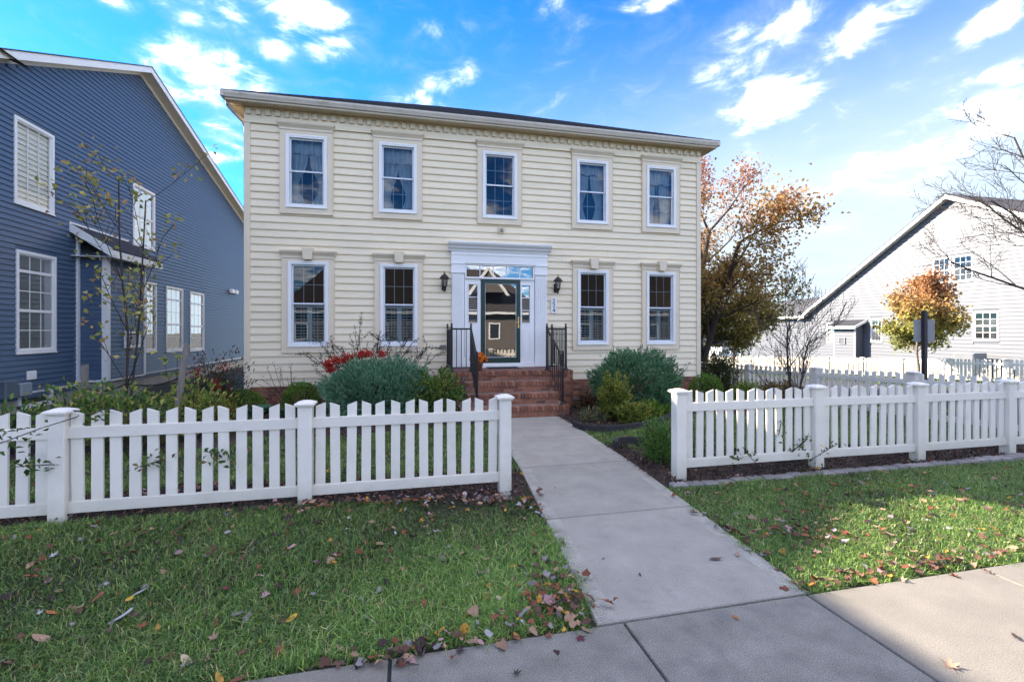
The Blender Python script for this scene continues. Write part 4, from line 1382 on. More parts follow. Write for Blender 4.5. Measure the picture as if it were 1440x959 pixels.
def fence(words, pts, counts, group, m, first_post=True, peak=1.03, railz=((0.125, 0.218), (0.787, 0.88)), parts=True):
    """posts at pts (x, y, ground z); counts pickets in each bay"""
    t = thing('picket_fence', words, 'fence', pts[0], group)
    pm, cm = cached('post' + m.name, lambda: post_mesh(m)), cached('cap' + m.name, lambda: cap_mesh(m))
    pk = [cached('pick%d%s%g' % (s, m.name, peak), lambda s=s: picket_mesh(0.13, peak, s, m)) for s in (0, 1)]
    for i, p in enumerate(pts):
        if i == 0 and not first_post:
            continue
        an = math.atan2(pts[min(i + 1, len(pts) - 1)][1] - pts[max(i - 1, 0)][1], pts[min(i + 1, len(pts) - 1)][0] - pts[max(i - 1, 0)][0])
        po = add('post', pm, t, p, (0, 0, an))
        add('cap', cm, po, p, (0, 0, an))
    k2 = 0
    for i, n in enumerate(counts):
        a, b = Vector(pts[i]), Vector(pts[i + 1])
        d = (b - a); dl = Vector((d.x, d.y, 0)).normalized()
        s = Vector((-dl.y, dl.x, 0))
        an = math.atan2(d.y, d.x)
        A, B = a + d * (0.062 / d.length), b - d * (0.062 / d.length)
        for z0, z1 in railz:
            u0, u1 = Vector((0, 0, z0)), Vector((0, 0, z1))
            w = s * 0.026
            c = s * 0.022
            uc = Vector((0, 0, z1 + 0.004))
            MB().hexa([A + u0 - w, B + u0 - w, B + u0 + w, A + u0 + w, A + u1 - w, B + u1 - w, B + u1 + w, A + u1 + w]) \
                .hexa([A + u1 - c, B + u1 - c, B + u1 + c, A + u1 + c, A + uc - c, B + uc - c, B + uc + c, A + uc + c]).build('rail', m, t)
        for k in range(n):
            f = (k + 0.5) / n
            q = A.lerp(B, f)
            add('picket', pk[k2 % 2], t, (q.x, q.y, q.z + random.uniform(-0.004, 0.004)), (random.uniform(-0.01, 0.01), random.uniform(-0.012, 0.012), an))
            k2 += 1
    return t


YP = 4.884
zf = 0.0
fence('white picket fence in front of the left yard, ending left of the walkway', [(-5.02, YP, 0), (-2.99, YP, 0), (-0.966, YP, 0), (1.03, YP, 0)], [13, 13, 13], 'white picket fences along the sidewalk', FENCE)
fence('white picket fence on the right, starting beside the walkway', [(3.135, YP, 0), (5.09, YP, 0.0), (6.745, YP, -0.01), (8.405, YP, -0.01), (10.07, YP, -0.05)], [13, 10, 10, 10], 'white picket fences along the sidewalk', FENCE)
fence('shaded side yard picket fence running back behind the young bare tree', [(10.07, 4.95, -0.05), (10.07, 7.36, -0.135), (10.07, 9.66, -0.225), (10.07, 12.0, -0.315), (10.07, 14.35, -0.41)], [13, 13, 13, 13], 'white picket fences around the side yard', FENCE, first_post=False)
fp_ = []
for k in range(13):
    y = 9.6 + 2.02 * k
    fp_.append((23.5, y, float(gz(np.array(23.5), np.array(y))) + 0.03))
fence('sunlit picket fence in front of the pale gabled house across the side street', fp_, [13] * 12, 'white picket fences around the side yard', FENCE)

# paver borders in front of the fences
PV = MB().cbox(-0.095, 0.095, -0.07, 0.07, -0.06, 0.035, 0.012).mesh('paver', PAVER)
pb = thing('paver_border', 'row of grey pavers along the foot of the right picket fence', 'border', (5.5, 4.7, 0))
for k in range(34):
    x = 3.02 + k * 0.2
    y = 4.70 + 0.012 * math.sin(k * 1.7) + max(0, x - 6.5) * 0.02
    add('paver', PV, pb, (x, y, -0.03 + random.uniform(-0.008, 0.004)), (random.uniform(-0.04, 0.04), random.uniform(-0.04, 0.04), random.uniform(-0.07, 0.07)))
pb = thing('paver_border', 'row of grey pavers half buried under the left picket fence', 'border', (-1.0, 4.76, 0))
for k in range(26):
    x = -4.0 + k * 0.2
    add('paver', PV, pb, (x, 4.775 + 0.01 * math.sin(k * 2.1), -0.04 + random.uniform(-0.008, 0.006)), (random.uniform(-0.04, 0.04), random.uniform(-0.04, 0.04), random.uniform(-0.07, 0.07)))
# curved edging of the right bed
mb = MB()
pts = []
for a, b in zip(EDGE_PTS, EDGE_PTS[1:]):
    for k in range(5):
        pts.append(Vector((a[0] + (b[0] - a[0]) * k / 5, a[1] + (b[1] - a[1]) * k / 5, 0)))
pts.append(Vector((*EDGE_PTS[-1], 0)))
sm = pts[:]
for _ in range(3):
    sm = [sm[0]] + [(sm[i - 1] + sm[i] * 2 + sm[i + 1]) / 4 for i in range(1, len(sm) - 1)] + [sm[-1]]
ed = thing('bed_edging', 'dark curved edging strip around the right shrub bed', 'edging', (4, 7.5, 0))
for a, b in zip(sm, sm[1:]):
    s = Vector((-(b - a).y, (b - a).x, 0)).normalized() * 0.035
    z0, z1 = Vector((0, 0, -0.06)), Vector((0, 0, 0.10))
    mb.hexa([a - s + z0, b - s + z0, b + s + z0, a + s + z0, a - s * .8 + z1, b - s * .8 + z1, b + s * .8 + z1, a + s * .8 + z1])
mb.build('edging_strip', EDGING, ed)
ed = thing('bed_edging', 'short curved end of dark edging by the mulch next to the walkway', 'edging', (3.2, 6.45, 0))
mb = MB()
pp = [Vector((3.02, 6.28, 0)), Vector((3.05, 6.42, 0)), Vector((3.15, 6.52, 0)), Vector((3.3, 6.55, 0)), Vector((3.48, 6.5, 0)), Vector((3.6, 6.38, 0))]
for a, b in zip(pp, pp[1:]):
    s = Vector((-(b - a).y, (b - a).x, 0)).normalized() * 0.04
    z0, z1 = Vector((0, 0, -0.06)), Vector((0, 0, 0.11))
    mb.hexa([a - s + z0, b - s + z0, b + s + z0, a + s + z0, a - s * .7 + z1, b - s * .7 + z1, b + s * .7 + z1, a + s * .7 + z1])
mb.build('edging_strip', EDGING, ed)


# ------------------------------------------------------------------ the navy house on the left
XL = -7.86
navy = thing('house', 'navy blue clapboard house with a long sloping gable at the left', 'house', (-12, 16, 0))
ROOFL = [(11.0, 7.02), (16.1, 9.52), (26.5, 6.75)]          # underside of the rake on the wall plane (y, z)
RZ = lambda y: np.interp(y, [p[0] for p in ROOFL], [p[1] for p in ROOFL])
e2 = 0.114
LW = [  # y0, y1, z0, z1, kind
    (11.55, 12.66, 1.27, 3.42, 'tall'), (16.22, 17.03, 1.08, 3.26, 'tall'), (17.63, 18.83, 1.03, 3.24, 'tall'), (19.38, 20.6, 0.98, 3.20, 'tall'),
    (11.5, 12.6, 4.37, 6.17, 'single'), (15.72, 16.93, 4.28, 6.10, 'double')]


def lap_wall(X, y0, y1, z0, ztop, m, sign, holes, expo, lip=0.024, name='siding', parent=None):
    """lapped boards on a plane x = X looking towards sign; holes (y0, y1, z0, z1); ztop(y) may slope"""
    mb = MB()
    z = z0
    ys_all = np.linspace(y0, y1, 120)
    zmax = max(ztop(ys_all))
    while z < zmax:
        za, zb = z, z + expo
        ok = [(y, ztop(y) > za + expo * 0.5) for y in ys_all]
        run = [y for y, k in ok if k]
        if run:
            a, b = run[0], run[-1]
            segs = [(a, b)]
            for h in holes:
                if zb > h[2] and za < h[3]:
                    ns = []
                    for s0, s1 in segs:
                        if h[1] <= s0 or h[0] >= s1:
                            ns.append((s0, s1))
                        else:
                            if h[0] > s0: ns.append((s0, h[0]))
                            if h[1] < s1: ns.append((h[1], s1))
                    segs = ns
            for a, b in segs:
                mb.face([(X + sign * lip, a, za), (X + sign * lip, b, za), (X + sign * 0.003, b, zb), (X + sign * 0.003, a, zb)] if sign > 0 else
                        [(X + sign * lip, b, za), (X + sign * lip, a, za), (X + sign * 0.003, a, zb), (X + sign * 0.003, b, zb)])
                mb.face([(X, a, za), (X, b, za), (X + sign * lip, b, za), (X + sign * lip, a, za)])
        z += expo
    return mb.build(name, m, parent, kind='stuff')


lap_wall(XL, 10.95, 26.4, 0.45, lambda y: RZ(y) - 0.02, NAVY, 1, [(w[0], w[1], w[2], w[3]) for w in LW] + [(13.42, 15.13, 0.3, 3.7)], e2, parent=navy)
mb = MB()                                              # wall body behind the boards, and an added front wing out of view
poly = [(10.95, 0.3)] + [(26.4, 0.3), (26.4, 6.77), (16.1, 9.5), (10.95, 7.0)]
b = len(mb.v)
mb.face([(XL - 0.35, y, z) for y, z in poly])
mb.face([(XL - 0.002, 10.95, 0.3), (XL - 0.35, 10.95, 0.3), (XL - 0.35, 10.95, 7.0), (XL - 0.002, 10.95, 7.0)])
mb.box(-17, XL - 0.36, 10.95, 26.4, 0.3, 6.8)
mb.box(-17, XL - 0.36, 4.0, 10.94, 0.3, 7.1)
mb.build('wall', NAVY, navy)
# backing with window openings
mb = MB()
yy = sorted({10.95, 26.4} | {w[0] for w in LW} | {w[1] for w in LW})
zz = sorted({0.3, 6.7} | {w[2] for w in LW} | {w[3] for w in LW})
for i in range(len(yy) - 1):
    for j in range(len(zz) - 1):
        my, mz = (yy[i] + yy[i + 1]) / 2, (zz[j] + zz[j + 1]) / 2
        if any(w[0] < my < w[1] and w[2] < mz < w[3] for w in LW):
            continue
        mb.face([(XL, yy[i], zz[j]), (XL, yy[i + 1], zz[j]), (XL, yy[i + 1], zz[j + 1]), (XL, yy[i], zz[j + 1])])
mb.face([(XL, 10.95, 6.7), (XL, 26.4, 6.7), (XL, 16.1, 9.5), (XL, 10.95, 7.0)])
mb.build('sheathing', NAVY, navy)
# roof: two slopes with overhang along the gable, fascia and soffit
OVX = 0.32
xr = XL + OVX


def left_roof():
    th = 0.17
    f = (10.6, 7.02 - 0.4 * 0.49 + 0.20); p = (16.1, 9.52 + 0.2); r = (26.9, 6.75 - 0.5 * 0.266 + 0.2)
    mb = MB()
    for a, b in ((f, p), (p, r)):
        n = 22
        for k in range(n):
            q0 = (a[0] + (b[0] - a[0]) * k / n, a[1] + (b[1] - a[1]) * k / n)
            q1 = (a[0] + (b[0] - a[0]) * (k + 1) / n, a[1] + (b[1] - a[1]) * (k + 1) / n)
            mb.face([(xr + 0.02, q0[0], q0[1] + 0.03), (xr + 0.02, q1[0], q1[1] + 0.03), (-17.2, q1[0], q1[1] + 0.03), (-17.2, q0[0], q0[1] + 0.03)])
        mb.face([(xr + 0.02, a[0], a[1] + 0.03), (xr + 0.02, b[0], b[1] + 0.03), (xr + 0.02, b[0], b[1]), (xr + 0.02, a[0], a[1])])
    # added front wing, ridge towards the street: unseen, shades lawn and sidewalk
    mb.face([(xr + 0.1, 3.6, 7.05), (xr + 0.1, 11.4, 7.05), (-12.4, 11.4, 9.1), (-12.4, 3.6, 9.1)])
    mb.face([(-17.2, 3.6, 7.05), (-17.2, 11.4, 7.05), (-12.4, 11.4, 9.1), (-12.4, 3.6, 9.1)])
    mb.face([(XL - 0.36, 4.0, 7.0), (-17, 4.0, 7.0), (-12.4, 4.0, 9.05)])
    mb.build('roof', SHINGLE2, navy)
    mb = MB()
    for a, b in ((f, p), (p, r)):
        for x0, x1, z0, z1 in ((xr - 0.02, xr + 0.005, -0.17, 0.02),):
            mb.hexa([(x0, a[0], a[1] + z0), (x1, a[0], a[1] + z0), (x1, b[0], b[1] + z0), (x0, b[0], b[1] + z0),
                     (x0, a[0], a[1] + z1), (x1, a[0], a[1] + z1), (x1, b[0], b[1] + z1), (x0, b[0], b[1] + z1)])
    mb.build('rake_fascia', WHITE, navy)
    mb = MB()
    for a, b in ((f, p), (p, r)):
        mb.hexa([(XL - 0.01, a[0], a[1] - 0.165), (xr - 0.02, a[0], a[1] - 0.165), (xr - 0.02, b[0], b[1] - 0.165), (XL - 0.01, b[0], b[1] - 0.165),
                 (XL - 0.01, a[0], a[1] - 0.15), (xr - 0.02, a[0], a[1] - 0.15), (xr - 0.02, b[0], b[1] - 0.15), (XL - 0.01, b[0], b[1] - 0.15)])
        mb.hexa([(XL, a[0], a[1] - 0.27), (XL + 0.03, a[0], a[1] - 0.27), (XL + 0.03, b[0], b[1] - 0.27), (XL, b[0], b[1] - 0.27),
                 (XL, a[0], a[1] - 0.166), (XL + 0.03, a[0], a[1] - 0.166), (XL + 0.03, b[0], b[1] - 0.166), (XL, b[0], b[1] - 0.166)])
    mb.build('rake_soffit', mat('rake_soffit', (0.62, 0.58, 0.50), 0.5, var=0.05), navy)


left_roof()


def side_window(parent, X, sign, y0, y1, z0, z1, kind, glass, trim=WHITE, cols=3, depth=0.35):
    """window on a wall x = X looking towards sign"""
    def bx(mb, d0, d1, a, b, c, d):
        xa, xb = sorted((X + sign * d0, X + sign * d1))
        return mb.box(xa, xb, a, b, c, d)
    w = 0.065
    mb = MB()
    for a, b, c, d in ((y0, y0 + w, z0, z1), (y1 - w, y1, z0, z1), (y0 + w, y1 - w, z1 - w, z1), (y0 + w, y1 - w, z0, z0 + w)):
        bx(mb, -0.05, 0.035, a, b, c, d)
    bx(mb, -0.05, 0.05, y0 - 0.01, y1 + 0.01, z0 - 0.025, z0 - 0.002)
    win = mb.build('window', trim, parent)
    iy0, iy1, iz0, iz1 = y0 + w, y1 - w, z0 + w, z1 - w
    H = iz1 - iz0
    if kind == 'tall':
        cuts = [(iz0, iz0 + H * 0.41, 1), (iz0 + H * 0.41, iz0 + H * 0.82, 2), (iz0 + H * 0.82, iz1, 1)]
    elif kind == 'single':
        cuts = [(iz0, iz1, 1)]
    else:
        cuts = [(iz0, iz0 + H * 0.5, 2), (iz0 + H * 0.5, iz1, 2)]
    for a, b, rows in cuts:
        mb = MB()
        for p, q, c, d in ((iy0, iy0 + 0.03, a, b), (iy1 - 0.03, iy1, a, b), (iy0 + 0.03, iy1 - 0.03, b - 0.03, b), (iy0 + 0.03, iy1 - 0.03, a, a + 0.03)):
            bx(mb, -0.03, 0.012, p, q, c, d)
        mb.build('sash', trim, win)
        rows = 2 if (kind == 'tall' and rows == 1 and a == iz0) else rows
        ys_ = [iy0 + 0.03 + (iy1 - iy0 - 0.06) * k / cols for k in range(cols + 1)]
        zs_ = [a + 0.03 + (b - a - 0.06) * k / rows for k in range(rows + 1)]
        for k in range(1, cols):
            mb = MB(); bx(mb, -0.022, -0.008, ys_[k] - 0.009, ys_[k] + 0.009, zs_[0], zs_[-1]); mb.build('muntin', trim, win)
        for k in range(1, rows):
            mb = MB(); bx(mb, -0.021, -0.009, ys_[0], ys_[-1], zs_[k] - 0.009, zs_[k] + 0.009); mb.build('muntin', trim, win)
        for k in range(cols):
            for r in range(rows):
                pts_ = [(X - sign * 0.012, ys_[k], zs_[r]), (X - sign * 0.012, ys_[k + 1], zs_[r]), (X - sign * 0.012, ys_[k + 1], zs_[r + 1]), (X - sign * 0.012, ys_[k], zs_[r + 1])]
                MB().face(pts_).build('pane', glass, win)
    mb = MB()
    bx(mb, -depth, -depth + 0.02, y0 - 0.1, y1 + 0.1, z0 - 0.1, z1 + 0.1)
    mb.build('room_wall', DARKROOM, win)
    return win


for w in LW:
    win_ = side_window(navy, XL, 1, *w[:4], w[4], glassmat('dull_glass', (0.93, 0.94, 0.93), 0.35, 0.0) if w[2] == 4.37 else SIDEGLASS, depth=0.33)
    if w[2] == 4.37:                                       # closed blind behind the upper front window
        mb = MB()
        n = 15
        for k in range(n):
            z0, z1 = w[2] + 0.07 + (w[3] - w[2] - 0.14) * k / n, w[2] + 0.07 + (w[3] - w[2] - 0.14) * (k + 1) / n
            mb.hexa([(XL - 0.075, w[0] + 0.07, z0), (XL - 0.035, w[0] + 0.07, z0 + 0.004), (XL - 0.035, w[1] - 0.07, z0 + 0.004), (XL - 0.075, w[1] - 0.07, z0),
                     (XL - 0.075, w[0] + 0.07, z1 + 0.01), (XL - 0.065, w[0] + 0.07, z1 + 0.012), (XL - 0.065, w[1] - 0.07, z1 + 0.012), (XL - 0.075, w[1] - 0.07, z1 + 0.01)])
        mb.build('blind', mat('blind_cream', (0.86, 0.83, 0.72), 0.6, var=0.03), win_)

# box bay with its own small roof
BX = -7.26
lap_wall(BX, 13.44, 15.12, 0.55, lambda y: 3.6 + y * 0, NAVY, 1, [], e2, parent=navy, name='bay_siding')
mb = MB()
z = 0.55
while z < 3.55:
    mb.face([(XL, 13.43 - 0.016, z), (BX, 13.43 - 0.016, z), (BX, 13.43 - 0.003, z + e2), (XL, 13.43 - 0.003, z + e2)])
    mb.face([(XL, 13.43, z), (BX, 13.43, z), (BX, 13.43 - 0.016, z), (XL, 13.43 - 0.016, z)])
    z += e2
mb.box(XL, BX - 0.002, 13.432, 15.12, 0.5, 3.6)
mb.build('bay_side_siding', NAVY, navy, kind='stuff')
MB().box(BX - 0.085, BX + 0.034, 13.385, 13.43, 0.5, 3.56).box(BX + 0.003, BX + 0.034, 13.4302, 13.52, 0.5, 3.56).build('corner_board', WHITE, navy)
MB().box(BX - 0.03, BX + 0.034, 15.05, 15.135, 0.5, 3.56).build('corner_board', WHITE, navy)
MB().box(XL, XL + 0.06, 13.33, 13.405, 0.5, 4.0).build('corner_board', WHITE, navy)
MB().box(XL, BX + 0.01, 13.39, 15.14, 0.47, 0.52).build('skirt_board', WHITE, navy)
mb = MB()
A, B = (XL, 4.27), (-6.98, 3.70)
mb.hexa([(A[0], 13.12, A[1]), (B[0], 13.12, B[1]), (B[0], 15.5, B[1]), (A[0], 15.5, A[1]), (A[0], 13.12, A[1] + 0.04), (B[0], 13.12, B[1] + 0.04), (B[0], 15.5, B[1] + 0.04), (A[0], 15.5, A[1] + 0.04)])
mb.build('bay_roof', SHINGLE, navy)
mb = MB().box(-7.02, -6.975, 13.12, 15.5, 3.53, 3.70)
mb.hexa([(A[0], 13.10, A[1] - 0.15), (B[0], 13.10, B[1] - 0.17), (B[0], 13.13, B[1] - 0.17), (A[0], 13.13, A[1] - 0.15), (A[0], 13.10, A[1] + 0.045), (B[0], 13.10, B[1] + 0.045), (B[0], 13.13, B[1] + 0.045), (A[0], 13.13, A[1] + 0.045)])
mb.box(XL, -7.02, 13.14, 15.48, 3.535, 3.55)
mb.hexa([(A[0], 13.10, A[1] + 0.05), (A[0] + 0.03, 13.10, A[1] + 0.03), (A[0] + 0.03, 15.5, A[1] + 0.03), (A[0], 15.5, A[1] + 0.05), (A[0], 13.10, A[1] + 0.09), (A[0] + 0.03, 13.10, A[1] + 0.07), (A[0] + 0.03, 15.5, A[1] + 0.07), (A[0], 15.5, A[1] + 0.09)])
mb.build('bay_fascia', WHITE, navy)
# louvred vent box on the bay
mb = MB()
for a, b, c, d in ((14.12, 14.17, 1.28, 1.72), (14.75, 14.80, 1.28, 1.72), (14.17, 14.75, 1.66, 1.72), (14.17, 14.75, 1.28, 1.34)):
    mb.box(BX, BX + 0.07, a, b, c, d)
for k in range(5):
    mb.hexa([(BX + 0.01, 14.17, 1.36 + k * 0.06), (BX + 0.06, 14.17, 1.34 + k * 0.06), (BX + 0.06, 14.75, 1.34 + k * 0.06), (BX + 0.01, 14.75, 1.36 + k * 0.06),
             (BX + 0.01, 14.17, 1.375 + k * 0.06), (BX + 0.06, 14.17, 1.355 + k * 0.06), (BX + 0.06, 14.75, 1.355 + k * 0.06), (BX + 0.01, 14.75, 1.375 + k * 0.06)])
mb.build('vent', WHITE, navy)
# foundation of cast block
BLOCK = brickmat('cast_block', (0.36, 0.33, 0.27), (0.31, 0.28, 0.23), (0.22, 0.2, 0.17), 0.32, 0.115, rot=(R(90), 0, R(90)), msize=0.01)
mb = MB()
for a, b, c, d in ((10.95, 11.68, -0.6, 0.42), (12.54, 26.4, -0.6, 0.42), (11.68, 12.54, -0.6, 0.16)):
    mb.box(XL - 0.3, XL - 0.015, a, b, c, d)
mb.box(XL - 0.1, BX - 0.03, 13.45, 15.1, -0.6, 0.45)
mb.build('foundation', BLOCK, navy)
MB().box(XL - 0.02, XL + 0.012, 10.95, 13.42, 0.40, 0.45).box(XL - 0.02, XL + 0.012, 15.13, 26.4, 0.40, 0.45).build('skirt_board', WHITE, navy)
mb = MB()
for a, b, c, d in ((11.62, 11.69, 0.10, 0.5), (12.53, 12.61, 0.10, 0.5), (11.62, 12.61, 0.08, 0.17)):
    mb.box(XL - 0.05, XL + 0.02, a, b, c, d)
bw = mb.build('basement_window', WHITE, navy)
MB().face([(XL - 0.03, 11.69, 0.17), (XL - 0.03, 12.53, 0.17), (XL - 0.03, 12.53, 0.5), (XL - 0.03, 11.69, 0.5)]).build('pane', SIDEGLASS, bw)
MB().box(XL - 0.3, XL - 0.28, 11.6, 12.6, 0.1, 0.6).build('room_wall', DARKROOM, bw)
mv = thing('meter_box', 'dark grey utility boxes low on the navy wall at the left edge', 'meter box', (XL, 11.4, 0.5))
MB().cbox(XL + 0.01, XL + 0.16, 11.1, 11.42, 0.38, 0.74, 0.02).build('box_body', mat('utility_grey', (0.10, 0.13, 0.16), 0.5), mv)
MB().cbox(XL + 0.02, XL + 0.18, 11.45, 11.75, 0.40, 0.66, 0.02).build('box_body', mat('utility_pale', (0.25, 0.29, 0.32), 0.5), mv)
dv = thing('dryer_vent', 'small white square vent on navy siding above the basement window', 'vent', (XL, 11.95, 0.8))
MB().cbox(XL + 0.01, XL + 0.05, 11.82, 12.06, 0.70, 0.88, 0.01).ringxz(0, 0.01, 0, 0.01, 0.002, 0, 0.001).build('vent_plate', WHITE, dv)
fl2 = thing('flood_light', 'twin white flood lamps high on the navy wall near our house', 'flood light', (XL, 23.6, 3.5))
for yy_ in (23.35, 23.85):
    MB().cbox(XL + 0.02, XL + 0.2, yy_ - 0.12, yy_ + 0.12, 3.45, 3.62, 0.03).build('lamp_head', WHITE, fl2)
MB().box(XL + 0.01, XL + 0.05, 23.4, 23.8, 3.5, 3.56).build('bracket', WHITE, fl2)

# ------------------------------------------------------------------ pale gabled house on the right
XR = 28.8
pale = thing('house', 'pale grey clapboard house with a steep white-edged gable across the side street', 'house', (33, 24, -1))
RP = [(12.5, 5.2), (19.2, 8.95), (28.6, 2.75)]
RZ2 = lambda y: np.interp(y, [p[0] for p in RP], [p[1] for p in RP])
RW = [(18.13, 19.07, 4.34, 5.76, 'double'), (19.15, 20.05, 4.34, 5.76, 'double'), (17.05, 18.13, 1.24, 2.73, 'double'), (22.85, 23.6, 1.02, 2.50, 'double'), (26.13, 26.76, 0.9, 2.31, 'double')]
top2 = lambda y: np.where(np.asarray(y) > 28.6, 2.72, RZ2(y) - 0.02)
lap_wall(XR, 12.6, 28.55, -0.55, lambda y: RZ2(y) - 0.02, PALE, -1, [(w[0], w[1], w[2], w[3]) for w in RW], 0.2, 0.028, parent=pale)
lap_wall(XR, 28.55, 35.4, -0.85, lambda y: 2.72 + 0 * y, PALE, -1, [], 0.2, 0.028, parent=pale)
mb = MB()
yy = sorted({12.6, 28.55} | {w[0] for w in RW} | {w[1] for w in RW})
zz = sorted({-2.2, 2.76, 5.76} | {w[2] for w in RW} | {w[3] for w in RW})
for i in range(len(yy) - 1):
    for j in range(len(zz) - 1):
        my, mz = (yy[i] + yy[i + 1]) / 2, (zz[j] + zz[j + 1]) / 2
        if any(w[0] < my < w[1] and w[2] < mz < w[3] for w in RW) or max(RZ2(yy[i]), RZ2(yy[i + 1])) < mz:
            continue
        t0, t1 = min(zz[j + 1], float(RZ2(yy[i]))), min(zz[j + 1], float(RZ2(yy[i + 1])))
        mb.face([(XR, yy[i], zz[j]), (XR, yy[i + 1], zz[j]), (XR, yy[i + 1], max(t1, zz[j])), (XR, yy[i], max(t0, zz[j]))])
mb.face([(XR, 13.5, 5.76), (XR, 23.9, 5.76), (XR, 19.2, 8.93)])
mb.box(XR + 0.5, 40, 12.6, 24.9, -2.2, 4.9)
mb.box(XR, 40, 28.5, 35.4, -2.5, 2.75)
mb.box(XR + 0.02, XR + 0.5, 12.6, 12.7, -2.2, 5.2)
mb.build('wall', PALE, pale)
mb = MB().box(XR - 0.05, XR + 0.3, 12.6, 28.5, -2.2, -0.55).box(XR - 0.05, XR - 0.001, 28.5, 35.4, -2.5, -0.85)
mb.build('foundation', brickmat('far_brick', (0.30, 0.13, 0.09), (0.24, 0.11, 0.08), (0.35, 0.28, 0.24), rot=(R(90), 0, R(90))), pale)
ov = 0.35
f, p, r = (12.2, 5.05 + 0.15), (19.2, 8.95 + 0.18), (28.9, 2.55 + 0.18)
mb = MB()
for a, b in ((f, p), (p, r)):
    mb.face([(XR - ov - 0.02, a[0], a[1] + 0.04), (XR - ov - 0.02, b[0], b[1] + 0.04), (40.5, b[0], b[1] + 0.04), (40.5, a[0], a[1] + 0.04)])
    mb.face([(XR - ov - 0.02, a[0], a[1] + 0.04), (XR - ov - 0.02, b[0], b[1] + 0.04), (XR - ov - 0.02, b[0], b[1] - 0.01), (XR - ov - 0.02, a[0], a[1] - 0.01)])
mb.build('roof', SHINGLE2, pale)
mb = MB()
for a, b in ((f, p), (p, r)):
    mb.hexa([(XR - ov - 0.01, a[0], a[1] - 0.24), (XR - ov + 0.03, a[0], a[1] - 0.24), (XR - ov + 0.03, b[0], b[1] - 0.24), (XR - ov - 0.01, b[0], b[1] - 0.24),
             (XR - ov - 0.01, a[0], a[1] + 0.02), (XR - ov + 0.03, a[0], a[1] + 0.02), (XR - ov + 0.03, b[0], b[1] + 0.02), (XR - ov - 0.01, b[0], b[1] + 0.02)])
    mb.hexa([(XR - ov + 0.03, a[0], a[1] - 0.22), (XR, a[0], a[1] - 0.22), (XR, b[0], b[1] - 0.22), (XR - ov + 0.03, b[0], b[1] - 0.22),
             (XR - ov + 0.03, a[0], a[1] - 0.20), (XR, a[0], a[1] - 0.20), (XR, b[0], b[1] - 0.20), (XR - ov + 0.03, b[0], b[1] - 0.20)])
mb.build('rake_fascia', WHITE, pale)
# low wing
mb = MB().hexa([(XR - 0.35, 28.0, 2.80), (34.0, 28.0, 4.5), (34.0, 35.8, 4.5), (XR - 0.35, 35.8, 2.80), (XR - 0.35, 28.0, 2.84), (34.0, 28.0, 4.55), (34.0, 35.8, 4.55), (XR - 0.35, 35.8, 2.84)])
mb.hexa([(34.0, 28.0, 4.5), (39.5, 28.0, 2.80), (39.5, 35.8, 2.80), (34.0, 35.8, 4.5), (34.0, 28.0, 4.55), (39.5, 28.0, 2.84), (39.5, 35.8, 2.84), (34.0, 35.8, 4.55)])
mb.build('wing_roof', mat('grey_shingle', (0.085, 0.082, 0.085), 0.9, var=0.2, scale=7, fine=0.3, fscale=60), pale)
MB().box(XR - 0.40, XR - 0.36, 28.3, 35.8, 2.66, 2.82).box(XR - 0.36, XR, 28.6, 35.7, 2.70, 2.72).build('wing_gutter', WHITE, pale)
MB().box(XR - 0.1, XR - 0.02, 35.25, 35.36, -1.6, 2.7).build('downspout', WHITE, pale)
for w in RW:
    side_window(pale, XR, -1, *w[:4], w[4], GLASS, depth=0.4)
# box bay
RBX = 28.15
MB().box(RBX, XR, 24.1, 25.6, -0.4, 2.05).build('bay_wall', PALE, pale)
lap_wall(RBX, 24.1, 25.6, -0.4, lambda y: 2.05 + 0 * y, PALE, -1, [], 0.2, 0.028, parent=pale, name='bay_siding')
mb = MB().hexa([(RBX - 0.3, 23.85, 2.0), (XR, 23.85, 2.42), (XR, 25.9, 2.42), (RBX - 0.3, 25.9, 2.0), (RBX - 0.3, 23.85, 2.05), (XR, 23.85, 2.47), (XR, 25.9, 2.47), (RBX - 0.3, 25.9, 2.05)])
mb.build('bay_roof', SHINGLE, pale)
MB().box(RBX - 0.33, RBX - 0.30, 23.85, 25.9, 1.86, 2.04).hexa([(RBX - 0.3, 23.82, 1.88), (XR, 23.82, 2.30), (XR, 23.85, 2.30), (RBX - 0.3, 23.85, 1.88), (RBX - 0.3, 23.82, 2.05), (XR, 23.82, 2.47), (XR, 23.85, 2.47), (RBX - 0.3, 23.85, 2.05)]).build('bay_fascia', WHITE, pale)
MB().box(RBX - 0.02, RBX + 0.05, 24.08, 24.16, -0.4, 2.0).box(RBX - 0.02, RBX + 0.05, 25.54, 25.62, -0.4, 2.0).build('corner_board', WHITE, pale)
mb = MB()
for a, b, c, d in ((24.75, 24.79, 0.85, 1.3), (25.16, 25.2, 0.85, 1.3), (24.79, 25.16, 1.26, 1.3), (24.79, 25.16, 0.85, 0.89)):
    mb.box(RBX - 0.07, RBX - 0.015, a, b, c, d)
for k in range(5):
    mb.box(RBX - 0.06, RBX - 0.03, 24.79, 25.16, 0.92 + k * 0.07, 0.94 + k * 0.07)
mb.build('vent', mat('vent_grey', (0.28, 0.28, 0.3), 0.5), pale)
ac = thing('air_conditioner', 'grey slatted air conditioning unit against the pale house wall', 'air conditioner', (27.9, 17.7, -0.5))
mb = MB().cbox(27.5, 28.4, 17.3, 18.2, -0.62, 0.62, 0.03)
mb.build('cabinet', mat('ac_grey', (0.30, 0.31, 0.32), 0.5), ac)
for k in range(7):
    MB().box(27.47, 27.495, 17.34, 18.16, -0.1 + k * 0.1, -0.05 + k * 0.1).build('slat', mat('ac_slat', (0.16, 0.165, 0.17), 0.5), ac)

